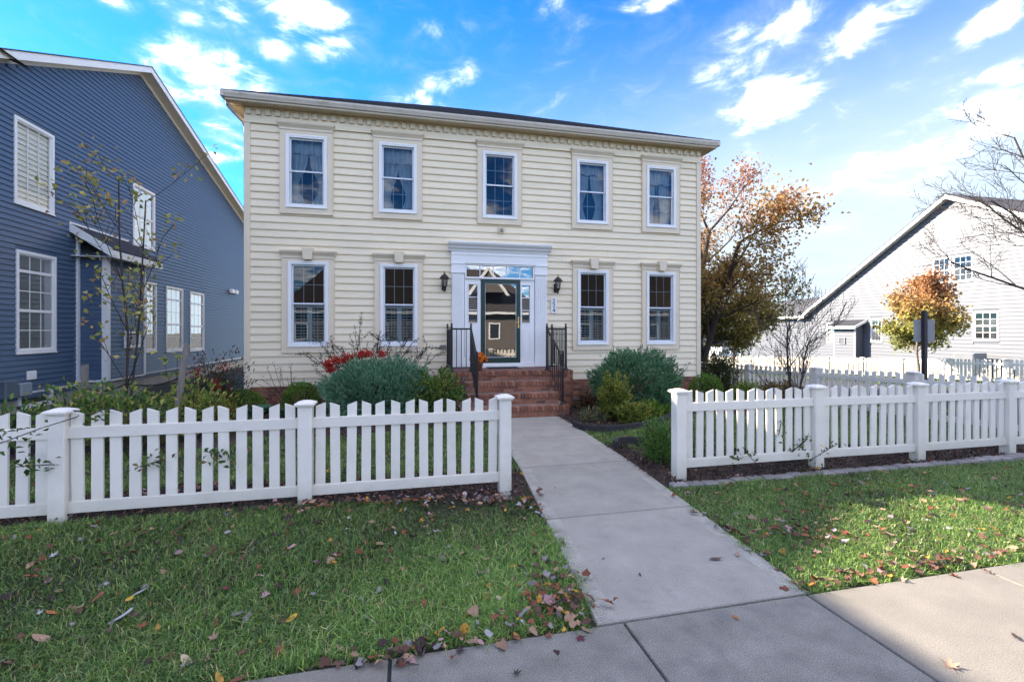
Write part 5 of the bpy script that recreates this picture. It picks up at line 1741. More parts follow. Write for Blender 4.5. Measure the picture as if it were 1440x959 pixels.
# ------------------------------------------------------------------ far townhouse, vehicle, sign
th = thing('townhouse', 'distant brown townhouse seen past the corner of the cream house', 'house', (44, 57, -3))
MB().box(36, 44, 54, 64, -4, 4.6).build('wall', brickmat('townhouse_brick', (0.28, 0.22, 0.21), (0.25, 0.2, 0.19), (0.3, 0.26, 0.25), rot=(R(90), 0, 0)), th)
MB().hexa([(35.5, 53.5, 4.5), (44.5, 53.5, 4.5), (44.5, 64.5, 4.5), (35.5, 64.5, 4.5), (38, 58, 6.4), (42, 58, 6.4), (42, 60, 6.4), (38, 60, 6.4)]).build('roof', SHINGLE2, th)
for x, z in ((37.2, -1.2), (39.4, -1.2), (41.8, -1.2), (37.2, 2.0), (39.4, 2.0), (41.8, 2.0)):
    fr_ = MB().ringxz(x, x + 1.5, z, z + 1.9, 0.12, 53.9, 54.02).box(x + 0.7, x + 0.8, 53.92, 54.0, z, z + 1.9).build('window', WHITE, th)
    MB().face([(x + .1, 53.96, z + .1), (x + 1.4, 53.96, z + .1), (x + 1.4, 53.96, z + 1.8), (x + .1, 53.96, z + 1.8)]).build('pane', SIDEGLASS, th)
    MB().box(x + 0.05, x + 1.45, 53.97, 53.995, z + 0.05, z + 1.85).build('blind', mat('blind_grey', (0.4, 0.42, 0.45), 0.8), th)


def pickup(loc, rz):
    t = add('pickup_truck', None, None, loc, (0, 0, rz))
    t['label'] = 'white pickup truck with red tail lamps parked by the far townhouse'; t['category'] = 'truck'
    wp = mat('car_white', (0.75, 0.76, 0.77), 0.25, var=0.02)
    M_ = WM[t.name]

    def put(mb, nm, m, par=t, smooth=False):
        mb.v = [tuple(M_ @ Vector(v)) for v in mb.v]
        return mb.build(nm, m, par, smooth)
    put(MB().cbox(-2.75, 2.75, -0.95, 0.95, 0.5, 0.98, 0.06).cbox(1.0, 2.7, -0.9, 0.9, 0.95, 1.12, 0.08), 'body', wp)
    put(MB().box(-2.7, -0.75, -0.95, -0.85, 0.98, 1.3).box(-2.7, -0.75, 0.85, 0.95, 0.98, 1.3).box(-2.75, -2.68, -0.95, 0.95, 0.98, 1.3), 'bed_side', wp)
    put(MB().hexa([(-0.75, -0.88, 0.98), (1.25, -0.88, 0.98), (1.25, 0.88, 0.98), (-0.75, 0.88, 0.98), (-0.5, -0.72, 1.78), (0.55, -0.72, 1.78), (0.55, 0.72, 1.78), (-0.5, 0.72, 1.78)]), 'cab', wp)
    put(MB().hexa([(-0.72, -0.80, 1.2), (1.0, -0.893, 1.2), (1.0, 0.893, 1.2), (-0.72, 0.80, 1.2), (-0.56, -0.7, 1.66), (0.62, -0.755, 1.66), (0.62, 0.755, 1.66), (-0.56, 0.7, 1.66)]), 'glazing', mat('car_glass', (0.02, 0.025, 0.03), 0.1))
    for x in (-1.7, 1.75):
        for y in (-0.88, 0.88):
            w_ = put(MB().tube((x, y - 0.12, 0.38), (x, y + 0.12, 0.38), 0.38, 0.38, 18, cap=True), 'wheel', mat('tyre', (0.02, 0.02, 0.02), 0.8))
            put(MB().tube((x, y - 0.125, 0.38), (x, y + 0.125, 0.38), 0.22, 0.22, 14, cap=True), 'rim', mat('rim_grey', (0.45, 0.45, 0.46), 0.3), w_)
    for y in (-0.85, 0.72):
        put(MB().box(-2.77, -2.74, y, y + 0.13, 0.85, 1.25), 'tail_lamp', mat('tail_red', (0.45, 0.01, 0.012), 0.3))


pickup((33.2, 44.0, -1.85), R(200))

sgn = thing('street_sign', 'grey sign plates seen from behind on a dark post by the orange tree', 'sign', (14.2, 10.1, -0.3))
MB().cbox(14.15, 14.26, 10.05, 10.15, -0.6, 2.3, 0.01).build('post', mat('dark_post', (0.03, 0.024, 0.028), 0.6, var=0.2, scale=9), sgn)
sm_ = mat('sign_back', (0.30, 0.29, 0.29), 0.45, var=0.06, metal=0.3)
ang = math.atan2(-14.2, 10.1)
for off, nm in ((0.0, 'sign_plate'),):
    c, s_ = math.cos(R(-50)), math.sin(R(-50))
    pts_ = []
    for z in (1.42, 2.06):
        for a, b in ((-0.225, 0.09), (0.225, 0.09), (0.225, 0.096), (-0.225, 0.096)):
            pts_.append((14.205 + a * c - b * s_, 10.1 + a * s_ + b * c, z))
    MB().hexa(pts_).build(nm, sm_, sgn)

# houses across the street, behind the camera: they show in the glass of the door and windows
TAN = mat('tan_vinyl', (0.14, 0.12, 0.10), 0.6, var=0.05)


def across(words, x0, x1, gable):
    t = thing('house', words, 'house', ((x0 + x1) / 2, -22, 0), 'houses across the street mirrored in the glass')
    MB().box(x0, x1, -32, -22, -0.3, 3.6).build('wall', TAN, t)
    e = [(x0 - .5, -21.5, 3.5), (x1 + .5, -21.5, 3.5), (x1 + .5, -32.5, 3.5), (x0 - .5, -32.5, 3.5)]
    MB().hexa(e + [(x0 + 3.5, -26.9, 8.3), (x1 - 4, -26.9, 8.3), (x1 - 4, -27.1, 8.3), (x0 + 3.5, -27.1, 8.3)]).build('roof', mat('tan_brown_shingle', (0.066, 0.058, 0.054), 0.9, var=0.25, scale=5, fine=0.3, fscale=30), t)
    if gable is not None:
        g = gable
        mb = MB()
        mb.v += [(g - 1.8, -21.3, 5.4), (g + 1.8, -21.3, 5.4), (g, -21.3, 7.6), (g - 1.8, -25.5, 5.4), (g + 1.8, -25.5, 5.4), (g, -25.5, 7.6)]
        mb.f += [(1, 0, 2), (0, 3, 5, 2), (4, 1, 2, 5)]; mb.mi += [0, 0, 0]
        mb.build('dormer', TAN, t)
        for s_ in (-1, 1):
            xa, xb = sorted((g + s_ * 2.1, g + s_ * 1.75))
            ya, yb = sorted((g + s_ * 0.15, g - s_ * 0.15))
            MB().hexa([(xa, -21.35, 5.1), (xb, -21.35, 5.1), (xb, -21.2 - 0.01 * s_, 5.1), (xa, -21.2 - 0.01 * s_, 5.1), (ya, -21.35, 7.75), (yb, -21.35, 7.75), (yb, -21.2 - 0.01 * s_, 7.75), (ya, -21.2 - 0.01 * s_, 7.75)]).build('dormer_trim', WHITE, t)
    n = int((x1 - x0) / 3.4)
    for k in range(n):
        x = x0 + 1.6 + k * (x1 - x0 - 3) / max(1, n - 1) - 0.3
        w_ = MB().ringxz(x, x + 1.1, 0.9, 2.5, 0.12, -22.02, -21.93).build('window', WHITE, t)
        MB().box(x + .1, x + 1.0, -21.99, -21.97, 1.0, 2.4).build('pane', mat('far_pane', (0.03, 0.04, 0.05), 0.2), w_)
    MB().box(x0 - 1, x1 + 1, -22.1, -21.4, 3.3, 3.52).build('fascia', WHITE, t)


across('low tan house with a white-trimmed dormer mirrored in the front door', -11, 13, 7.6)
across('low tan house mirrored in the right ground floor windows', 16, 38, None)
bumpy_sheet('street', lambda X, Y: (Y < -2.0) & (Y > -10), (-60, 60, -11, 0), 3.0, 0.012, ASPHALT, 0.0, kind='structure')


# ------------------------------------------------------------------ trees
def rv(rd):
    return Vector((rd.gauss(0, 1), rd.gauss(0, 1), rd.gauss(0, 1)))


def grow(p, d, L, r, level, maxl, segs, tips, rd, o):
    nseg = 5 if level == 0 else (4 if level < maxl else 3)
    for s in range(nseg):
        d = (d + rv(rd) * o['bend'] + Vector((0, 0, o['up'] * (0.3 if level == 0 else 1)))).normalized()
        q = p + d * (L / nseg)
        r1 = r * (0.80 if level else 0.88)
        segs.append((p, q, r, r1, level))
        if level >= maxl - 1 and s > 0:
            tips.append((q, d))
        if level < maxl and (s >= o.get('first', 1) if level == 0 else s >= 0 + (level < 2)):
            for _ in range(rd.choice(o['kids'])):
                a = rv(rd); a = (a - d * a.dot(d)).normalized()
                sp = rd.uniform(*o['spread'])
                nd_ = (d * math.cos(sp) + a * math.sin(sp)).normalized()
                if o.get('bias'):
                    nd_ = (nd_ + Vector(o['bias'])).normalized()
                f_ = rd.uniform(0.75, 1.15) * o['shrink'] * (o.get('lo', 1.0) - o.get('taper', 0.25) * s / nseg if level == 0 else 1)
                grow(q, nd_, L * f_ * (o.get('l0', 1.0) if level == 0 else 1.0), r1 * rd.uniform(0.5, 0.68), level + 1, maxl, segs, tips, rd, o)
        p, r = q, r1
    tips.append((p, d))


def tree(name, words, cat, base, seed, L, r, maxl, opts, leaf=None, bark=BARK, group=None, minr=0.004, stems=None):
    """trunk and crown; leaf = (per tip, size, colours, weights, spread, bottom colours)"""
    rd = random.Random(seed); rg_ = np.random.default_rng(seed)
    t = thing(name, words, cat, base, group)
    segs, tips = [], []
    for d0, f, *zz_ in (stems or [((0, 0, 1), 1.0)]):
        grow(Vector(base) + Vector((0, 0, zz_[0] if zz_ else 0)), Vector(d0).normalized(), L * f, r * f, 0, maxl, segs, tips, rd, opts)
    tr, br = MB(), MB()
    for a, b, r0, r1, lv in segs:
        (tr if lv == 0 else br).tube(a, b + (b - a) * 0.03, max(r0, minr), max(r1, minr), 7 if lv == 0 else (5 if lv == 1 else 3))
    tr.build('trunk', bark, t, smooth=True)
    br.build('branches', bark, t, smooth=True)
    if leaf:
        per, size, fcol, sp = leaf
        T = np.array([list(q) for q, _ in tips]); D = np.array([list(d) for _, d in tips])
        P = np.repeat(T, per, 0) + rg_.normal(size=(len(T) * per, 3)) * sp
        A = np.repeat(D, per, 0) * 0.5 + np.array([0, 0, -0.25])
        col = fcol(P, rg_)
        v, f, c = leaves(P, rg_.uniform(0.65, 1.3, len(P)) * size, col, axis=A, aspect=0.75, up=0.4, rg=rg_)
        add('crown', npmesh('crown', v, f, LEAF, c), t)
        print(name, 'leaves', len(P), 'segs', len(segs))
    else:
        print(name, 'segs', len(segs))
    return t


def maple_cols(z0, z1, red=1.0, gain=1.0):
    def fn(P, rg_):
        n = len(P)
        h = np.clip((P[:, 2] - z0) / (z1 - z0) + 0.16 * np.sin(P[:, 0] * 2.1 + P[:, 1] * 1.3) + rg_.normal(size=n) * 0.2, 0, 1)
        lo = np.array([0.17, 0.175, 0.045]); mid = np.array([0.27, 0.175, 0.055]); hi = np.array([0.235, 0.105, 0.06])
        c = np.where(h[:, None] < 0.5, lo + (mid - lo) * (h[:, None] * 2), mid + (hi - mid) * (h[:, None] * 2 - 1) * red)
        return np.clip(gain * c * (1 + rg_.normal(size=(n, 1)) * 0.3), 0.01, 0.9)
    return fn


tree('maple_tree', 'large maple with red and green autumn leaves behind the right corner', 'tree', (11.0, 15.6, -0.55), 8, 5.0, 0.13, 3,
     dict(bend=0.08, up=0.05, kids=(1, 2, 2), spread=(0.45, 0.9), shrink=0.42, first=0, l0=1.05, lo=1.1, taper=0.35), (7, 0.10, maple_cols(0.8, 7.0, 1.0, 1.5), 0.19), minr=0.007,
     stems=[((0.03, 0, 1), 1.25), ((0.16, -0.35, 1.0), 0.98, 0.9), ((0.2, 0.3, 0.95), 0.72, 1.2), ((0.5, -0.15, 0.75), 0.56, 1.3), ((0.8, 0.1, 0.38), 0.44, 1.6), ((-0.4, 0.3, 0.95), 0.85, 1.1), ((-0.7, -0.2, 0.7), 0.7, 1.3)])
tree('maple_tree', 'small orange maple standing behind the street sign', 'tree', (21.5, 15.5, -0.55), 14, 3.35, 0.06, 3,
     dict(bend=0.10, up=0.05, kids=(2, 2, 3), spread=(0.6, 1.05), shrink=0.46, first=1, l0=0.92), (4, 0.13, maple_cols(1.9, 3.6, 0.7, 1.75), 0.15), bark=mat('pale_bark', (0.20, 0.16, 0.125), 0.9, var=0.2, scale=14), minr=0.008)
tree('bare_tree', 'bare young tree with a few dark leaves inside the right fence', 'tree', (7.45, 7.55, -0.1), 12, 1.9, 0.028, 3,
     dict(bend=0.10, up=0.10, kids=(1, 2, 2), spread=(0.4, 0.85), shrink=0.56, first=0, l0=1.05), None, TWIG, minr=0.0035, stems=[((-0.10, 0.05, 1), 1.0), ((0.12, -0.1, 1), 0.85)])
tree('bare_tree', 'slim bare sapling in front of the low wing of the pale house', 'tree', (20.3, 25.5, -0.97), 4, 3.6, 0.075, 3,
     dict(bend=0.09, up=0.10, kids=(1, 2), spread=(0.45, 0.85), shrink=0.50, first=2, l0=0.9), None, BARK, minr=0.009)
tree('bare_tree', 'large leafless tree with fine twigs reaching in from the right edge', 'tree', (18.6, 9.5, -0.4), 31, 6.8, 0.085, 3,
     dict(bend=0.10, up=0.05, kids=(1, 2, 2), spread=(0.5, 0.95), shrink=0.44, first=1, l0=1.1, bias=(-0.06, 0.04, 0.0)), None, BARK, minr=0.0055,
     stems=[((0.05, 0, 1), 1.0), ((-1, 0.15, 0.55), 0.46, 3.0), ((-0.9, -0.35, 0.5), 0.40, 3.5), ((-1, 0.1, 0.75), 0.48, 3.9), ((-0.8, 0.5, 0.8), 0.42, 4.4), ((-0.75, 0, 1), 0.46, 5.0)])


def yellowish(P, rg_):
    return pick([(0.45, 0.38, 0.10), (0.33, 0.33, 0.08), (0.52, 0.40, 0.15), (0.24, 0.26, 0.08), (0.42, 0.26, 0.12)], len(P), 0.2, rg_)


tree('young_tree', 'staked young tree with sparse yellow leaves in front of the navy house', 'tree', (-4.45, 8.75, 0), 3, 4.3, 0.021, 2,
     dict(bend=0.035, up=0.05, kids=(1, 2, 2), spread=(0.45, 0.95), shrink=0.36, first=0, l0=0.95), (2, 0.085, yellowish, 0.09), TWIG, minr=0.004, stems=[((-0.05, 0.05, 1), 1.0), ((0.10, 0.0, 1), 0.9)])
for i, (x, y, tx, ty, h, words) in enumerate(((-5.05, 8.75, -5.03, 8.75, 1.18, 'grey wooden stake left of the young tree'), (-3.62, 8.3, -3.42, 8.35, 1.52, 'leaning grey wooden stake right of the young tree'))):
    st = thing('stake', words, 'stake', (x, y, 0), 'stakes holding the young tree')
    w = 0.035
    MB().hexa([(x - w, y - w, -0.2), (x + w, y - w, -0.2), (x + w, y + w, -0.2), (x - w, y + w, -0.2), (tx - w, ty - w, h), (tx + w, ty - w, h + .02), (tx + w, ty + w, h + .02), (tx - w, ty + w, h)]).build('stake_post', WOOD, st)
    sp = MB()
    hh = 0.82 if i == 0 else 1.0
    a = Vector((x + (tx - x) * hh / h, y + (ty - y) * hh / h, hh)); bq = Vector((-4.45, 8.75, 0.88))
    pv = a
    for k in range(1, 7):
        q = a.lerp(bq, k / 6) - Vector((0, 0, 0.08 * math.sin(math.pi * k / 6)))
        sp.tube(pv, q, 0.012, 0.012, 5); pv = q
    sp.build('strap', mat('strap_black', (0.015, 0.015, 0.015), 0.7), st)


# ------------------------------------------------------------------ shrubs
def ell_pts(n, c, rx, ry, h, rg_, inner=0.72, low=-0.75, lump=0.06):
    u = unit(rg_.normal(size=(int(n * 2.2), 3)))
    u = u[u[:, 2] > low][:n]
    r = 1 - (1 - inner) * rg_.random(len(u)) ** 1.6
    b = 1 + lump * (np.sin(u[:, 0] * 7 + u[:, 2] * 5) + np.sin(u[:, 1] * 9 - u[:, 2] * 6 + 1))
    P = np.array(c) + u * np.array([rx, ry, h]) * (r * b)[:, None]
    st = rg_.random(len(P)) < 0.05
    P[st] += u[st] * np.array([rx, ry, h]) * rg_.uniform(0.02, 0.14, (st.sum(), 1))
    P[:, 2] = np.maximum(P[:, 2], 0.02)
    return P, u


def stems_mb(c, rx, ry, h, n, rd, r=0.012):
    mb = MB()
    for _ in range(n):
        a = rd.uniform(0, 6.28)
        q = Vector((c[0] + math.cos(a) * rx * rd.uniform(0.2, 0.8), c[1] + math.sin(a) * ry * rd.uniform(0.2, 0.8), h * rd.uniform(0.5, 0.95)))
        p = Vector((c[0] + rd.uniform(-.05, .05), c[1] + rd.uniform(-.05, .05), -0.05))
        m = p.lerp(q, 0.5) + Vector((rd.uniform(-.05, .05), rd.uniform(-.05, .05), 0.03))
        mb.tube(p, m, r, r * .8, 5).tube(m, q, r * .8, r * .4, 5)
    return mb


def shrub(name, words, c, rx, ry, h, n, size, aspect, cols, seed, cat='shrub', inner=0.72, per=1, axis_up=0.6, jit=0.5, lump=0.06, zc=None, group=None, up=0.3, cluster=0.03):
    rg_ = np.random.default_rng(seed); rd = random.Random(seed)
    t = thing(name, words, cat, (c[0], c[1], c[2] if len(c) > 2 else 0.0), group)
    z0 = c[2] if len(c) > 2 else 0.0
    zc = 0.42 * h if zc is None else zc
    P, u = ell_pts(n, (c[0], c[1], z0 + zc), rx, ry, h - zc, rg_, inner, lump=lump)
    if per > 1:
        P = np.repeat(P, per, 0) + rg_.normal(size=(len(P) * per, 3)) * cluster
        u = np.repeat(u, per, 0)
    A = u + np.array([0, 0, axis_up])
    v, f, cc = leaves(P, rg_.uniform(0.7, 1.3, len(P)) * size, pick(cols, len(P), 0.18, rg_), axis=A * 1.2, aspect=aspect, up=up, rg=rg_, jit=jit)
    v[:, 2] = np.maximum(v[:, 2], z0 - 0.02)
    add('foliage', npmesh('foliage', v, f, LEAF, cc), t)
    mb = stems_mb((c[0], c[1]), rx, ry, h, 12, rd)
    mb.v = [(x, y, z + z0) for x, y, z in mb.v]
    mb.build('stems', TWIG, t)
    return t


BLUEGREEN = [(0.12, 0.25, 0.145), (0.15, 0.30, 0.175), (0.09, 0.20, 0.115), (0.21, 0.37, 0.22)]
DEEPGREEN = [(0.085, 0.19, 0.095), (0.11, 0.23, 0.115), (0.065, 0.155, 0.075), (0.15, 0.28, 0.14)]
BOX = [(0.11, 0.22, 0.03), (0.16, 0.28, 0.04), (0.075, 0.16, 0.025), (0.20, 0.30, 0.05)]
GOLD = [(0.26, 0.28, 0.05), (0.36, 0.34, 0.07), (0.17, 0.21, 0.04), (0.11, 0.16, 0.035)]
MIDGREEN = [(0.11, 0.22, 0.055), (0.08, 0.17, 0.045), (0.17, 0.28, 0.065)]
YELGREEN = [(0.34, 0.37, 0.08), (0.23, 0.31, 0.06), (0.48, 0.43, 0.12), (0.15, 0.23, 0.055)]
RUST = [(0.19, 0.10, 0.025), (0.14, 0.11, 0.025), (0.24, 0.13, 0.03), (0.09, 0.08, 0.02)]
shrub('juniper', 'broad blue-green juniper left of the brick steps', (-0.55, 9.45), 1.0, 0.8, 1.17, 5200, 0.10, 0.20, BLUEGREEN, 41, per=3, inner=0.66, axis_up=0.5, jit=0.5, lump=0.085)
shrub('juniper', 'large dark green juniper mound right of the brick steps', (4.92, 9.35), 0.98, 0.8, 1.30, 5200, 0.10, 0.20, DEEPGREEN, 42, per=3, inner=0.66, axis_up=0.5, jit=0.5, lump=0.075)
shrub('boxwood', 'round clipped bright green boxwood left of the juniper', (-2.08, 10.05), 0.36, 0.34, 0.72, 3800, 0.035, 0.6, BOX, 43, per=1, inner=0.7, lump=0.02)
shrub('boxwood', 'round green boxwood by the left corner of the cream house', (-3.02, 9.75), 0.36, 0.34, 0.62, 3800, 0.035, 0.6, BOX, 44, per=1, inner=0.7, lump=0.03)
shrub('boxwood', 'round green shrub at the right corner of the cream house', (7.45, 10.4, -0.1), 0.42, 0.4, 0.75, 3200, 0.04, 0.5, BOX, 45, per=1, inner=0.7, lump=0.03)
shrub('cypress_shrub', 'lumpy green and yellow cypress beside the left of the porch', (0.52, 9.2), 0.48, 0.4, 0.92, 520, 0.07, 0.5, GOLD[1:] + MIDGREEN, 46, per=10, inner=0.55, lump=0.16, cluster=0.035)
shrub('cypress_shrub', 'upright golden cypress in front of the dark juniper', (3.95, 8.35), 0.29, 0.28, 0.86, 420, 0.06, 0.5, GOLD, 47, per=10, inner=0.5, lump=0.16, cluster=0.03)
shrub('cypress_shrub', 'low golden cypress by the curved edging', (4.12, 7.95), 0.30, 0.2, 0.38, 260, 0.06, 0.5, GOLD, 48, per=9, inner=0.5, lump=0.16, cluster=0.03)
shrub('cypress_shrub', 'small gold-tipped cypress at the right of the low golden one', (4.62, 8.2), 0.2, 0.18, 0.36, 180, 0.055, 0.5, GOLD + BOX, 49, per=9, inner=0.5, lump=0.12, cluster=0.03)
shrub('ground_cover', 'low light green spreading plant at the right end of the shrub bed', (5.1, 8.55), 0.32, 0.2, 0.2, 260, 0.06, 0.4, BOX, 50, cat='plant', per=5, inner=0.5, cluster=0.03)
shrub('spirea', 'upright green shrub behind the end post of the right fence by the walkway', (3.27, 5.55), 0.20, 0.3, 0.56, 800, 0.05, 0.35, MIDGREEN + [(0.10, 0.16, 0.035)], 51, per=3, inner=0.35, axis_up=1.4, lump=0.1, cluster=0.03)
shrub('evergreen_shrub', 'dark loose evergreen shrub past the right corner of the cream house', (8.95, 12.0, -0.3), 0.62, 0.6, 1.5, 1500, 0.07, 0.45, [(0.03, 0.06, 0.02), (0.06, 0.09, 0.025), (0.045, 0.05, 0.03), (0.12, 0.10, 0.04)], 52, per=3, inner=0.35, lump=0.15, cluster=0.05)
shrub('spirea', 'low rusty orange shrub in front of the side yard fence', (9.15, 9.9, -0.22), 0.72, 0.45, 0.70, 1100, 0.05, 0.4, RUST, 53, per=4, inner=0.5, lump=0.1)
shrub('spirea', 'low yellow-green shrub left of the rusty one', (8.45, 10.15, -0.2), 0.36, 0.4, 0.66, 700, 0.05, 0.4, YELGREEN + BOX, 54, per=4, inner=0.5, lump=0.1)
# left border plants
shrub('nandina', 'tall dark leafy nandina with red berry clusters by the house corner', (-3.42, 9.55), 0.52, 0.4, 1.28, 700, 0.07, 0.32, [(0.035, 0.07, 0.03), (0.05, 0.09, 0.03), (0.08, 0.06, 0.035), (0.16, 0.03, 0.025)], 55, per=3, inner=0.2, axis_up=0.9, lump=0.15, cluster=0.06)
shrub('perennial', 'leafy green and yellow perennial right of the leaning stake', (-3.35, 8.55), 0.48, 0.4, 0.92, 420, 0.085, 0.5, YELGREEN, 56, cat='plant', per=2, inner=0.2, lump=0.15, axis_up=0.5, cluster=0.07)
shrub('perennial', 'tall yellowing perennial left of the leaning stake', (-4.15, 8.1), 0.55, 0.4, 0.85, 420, 0.085, 0.5, YELGREEN + MIDGREEN, 57, cat='plant', per=2, inner=0.2, lump=0.15, cluster=0.07)
shrub('perennial', 'bushy green perennial at the foot of the young tree', (-4.75, 8.2), 0.6, 0.45, 0.95, 430, 0.09, 0.5, MIDGREEN + YELGREEN, 58, cat='plant', per=2, inner=0.2, lump=0.15, cluster=0.08)
shrub('perennial', 'low brown and green feathery plant behind the middle of the left fence', (-3.75, 7.6), 0.6, 0.3, 0.55, 600, 0.09, 0.12, [(0.12, 0.10, 0.03), (0.07, 0.10, 0.03), (0.16, 0.11, 0.05), (0.05, 0.08, 0.03)], 59, cat='plant', per=4, inner=0.2, axis_up=1.2, cluster=0.06)
shrub('perennial', 'dark green plant under the left stake', (-5.5, 7.9), 0.5, 0.4, 0.7, 330, 0.09, 0.5, MIDGREEN, 60, cat='plant', per=2, inner=0.2, lump=0.15, cluster=0.07)
shrub('perennial', 'rust-tinged perennial in front of the red nandina', (-3.05, 8.7), 0.32, 0.3, 0.62, 420, 0.07, 0.3, RUST + YELGREEN, 61, cat='plant', per=3, inner=0.2, lump=0.15, cluster=0.05)
shrub('perennial', 'grey-green tuft in the mulch at the foot of the right railing', (3.45, 8.25), 0.28, 0.2, 0.24, 150, 0.07, 0.25, [(0.16, 0.19, 0.10), (0.10, 0.14, 0.06), (0.25, 0.2, 0.1)], 62, cat='plant', per=3, inner=0.2, axis_up=1.5, cluster=0.05)
shrub('perennial', 'brown withered plant beside the brick cheek of the right steps', (3.95, 9.6), 0.4, 0.25, 0.36, 220, 0.07, 0.4, [(0.15, 0.08, 0.035), (0.10, 0.06, 0.03), (0.2, 0.12, 0.04)], 63, cat='plant', per=3, inner=0.2, cluster=0.05)


def hosta(words, c, n, L, seed, cols):
    rg_ = np.random.default_rng(seed)
    t = thing('hosta', words, 'plant', (c[0], c[1], 0))
    V, F, C = [], [], []
    off = 0
    for k in range(n):
        a = rg_.uniform(0, 2 * np.pi); l = L * rg_.uniform(0.7, 1.2); el = rg_.uniform(0.35, 1.1)
        d = np.array([np.cos(a), np.sin(a)]); s = np.array([-d[1], d[0]])
        pts, w = [], [0.05, 0.36, 0.45, 0.3, 0.0]
        for i in range(5):
            q = i / 4
            r = l * q * np.cos(el) * 1.1
            z = 0.08 + l * (np.sin(el) * q * 1.25 - 0.75 * q * q)+0.12
            for sg in (-1, 0, 1):
                pts.append([c[0] + d[0] * r + s[0] * sg * w[i] * l * .55, c[1] + d[1] * r + s[1] * sg * w[i] * l * .55, z + (0.03 * abs(sg))])
        V.append(np.array(pts))
        for i in range(4):
            for j in range(2):
                b_ = off + i * 3 + j
                F.append([b_, b_ + 1, b_ + 4, b_ + 3])
        C.append(np.repeat(pick(cols, 1, 0.15, rg_), 15, 0)); off += 15
    add('foliage', npmesh('foliage', np.concatenate(V), np.array(F), LEAF, np.concatenate(C), smooth=True), t)
    return t


HC = [(0.05, 0.13, 0.075), (0.07, 0.16, 0.09), (0.04, 0.10, 0.05)]
hosta('blue-green hosta clump between the two boxwood balls', (-2.55, 9.3), 34, 0.36, 71, HC)
hosta('smaller blue-green hosta below the red nandina', (-3.15, 9.0), 26, 0.32, 72, HC)
hosta('small pale hosta behind the left fence by the leaning stake', (-3.75, 7.95), 16, 0.28, 73, HC + [(0.15, 0.2, 0.08)])


def pyracantha():
    rd = random.Random(77); rg_ = np.random.default_rng(77)
    t = thing('pyracantha', 'spreading thorny shrub with bright red berries under the left windows', 'shrub', (-0.9, 10.55, 0))
    segs, tips = [], []
    for k in range(34):
        a = -1.25 + 2.5 * k / 33 + rd.uniform(-0.1, 0.1)
        d = Vector((math.sin(a) * 1.0, rd.uniform(-0.15, 0.1), math.cos(a) * 1.0 + 0.2)).normalized()
        grow(Vector((-0.95 + 0.012 * k, 10.5, 0.2)), d, rd.uniform(1.15, 1.75) * (0.85 + 0.15 * math.cos(a)), 0.012, 0, 1, segs, tips, rd, dict(bend=0.10, up=0.02, kids=(1, 2, 2), spread=(0.5, 1.1), shrink=0.22, first=0))
    mb = MB()
    pts = []
    for a, b_, r0, r1, lv in segs:
        mb.tube(a, b_, max(r0, 0.004), max(r1, 0.004), 4)
        for q in range(6):
            pts.append(list(a.lerp(b_, rd.random())))
    mb.build('stems', TWIG, t)
    P = np.array(pts); P = P + rg_.normal(size=P.shape) * 0.02
    P[:, 1] = np.minimum(P[:, 1], YF - 0.13)
    v, f, c = leaves(P, rg_.uniform(0.03, 0.055, len(P)), pick([(0.05, 0.065, 0.035), (0.08, 0.10, 0.05), (0.035, 0.045, 0.03), (0.10, 0.09, 0.06)], len(P), 0.2, rg_), aspect=0.4, rg=rg_)
    v[:, 1] = np.minimum(v[:, 1], YF - 0.12)
    add('foliage', npmesh('foliage', v, f, LEAF, c), t)
    # berries: small balls in heavy clusters
    ctr = [(-1.56, 1.06, 170), (-1.44, 1.13, 120), (-1.30, 1.10, 120), (-1.18, 1.18, 170), (-1.04, 1.20, 130), (-0.90, 1.24, 170), (-0.78, 1.26, 130), (-0.50, 1.25, 120), (-1.5, 0.95, 120)]
    mbv, mbf = [], []
    ico = [(0, 0, 1), (0.9, 0, 0.1), (-0.45, 0.78, 0.1), (-0.45, -0.78, 0.1), (0, 0, -1)]
    icf = [(0, 1, 2), (0, 2, 3), (0, 3, 1), (4, 2, 1), (4, 3, 2), (4, 1, 3)]
    for x, z, n in ctr:
        for _ in range(n):
            p = np.array([x, 10.02, z]) + rg_.normal(size=3) * np.array([0.045, 0.05, 0.04])
            o_ = len(mbv)
            for q in ico:
                mbv.append(p + np.array(q) * 0.017)
            mbf += [[o_ + i for i in ff] for ff in icf]
    add('berries', npmesh('berries', np.array(mbv), np.array(mbf), mat('berry_red', (0.55, 0.022, 0.012), 0.35, var=0.25, scale=25), smooth=True), t, kind='stuff')


pyracantha()
# nandina berries hang in the nandina itself
nd_o = [o for o in bpy.data.objects if o.name.startswith('nandina')][0]
rg = np.random.default_rng(5)
P = np.concatenate([np.array([-3.62, 9.2, 1.02]) + rg.normal(size=(90, 3)) * np.array([.05, .04, .08]), np.array([-3.3, 9.15, 0.72]) + rg.normal(size=(90, 3)) * np.array([.05, .04, .09]), np.array([-3.2, 9.2, 1.12]) + rg.normal(size=(40, 3)) * .06])
v, f, c = leaves(P, 0.035, pick([(0.35, 0.02, 0.025), (0.25, 0.015, 0.02)], len(P), 0.2, rg), aspect=0.9, rg=rg)
add('berries', npmesh('berries', v, f, LEAF, c), nd_o, kind='stuff')


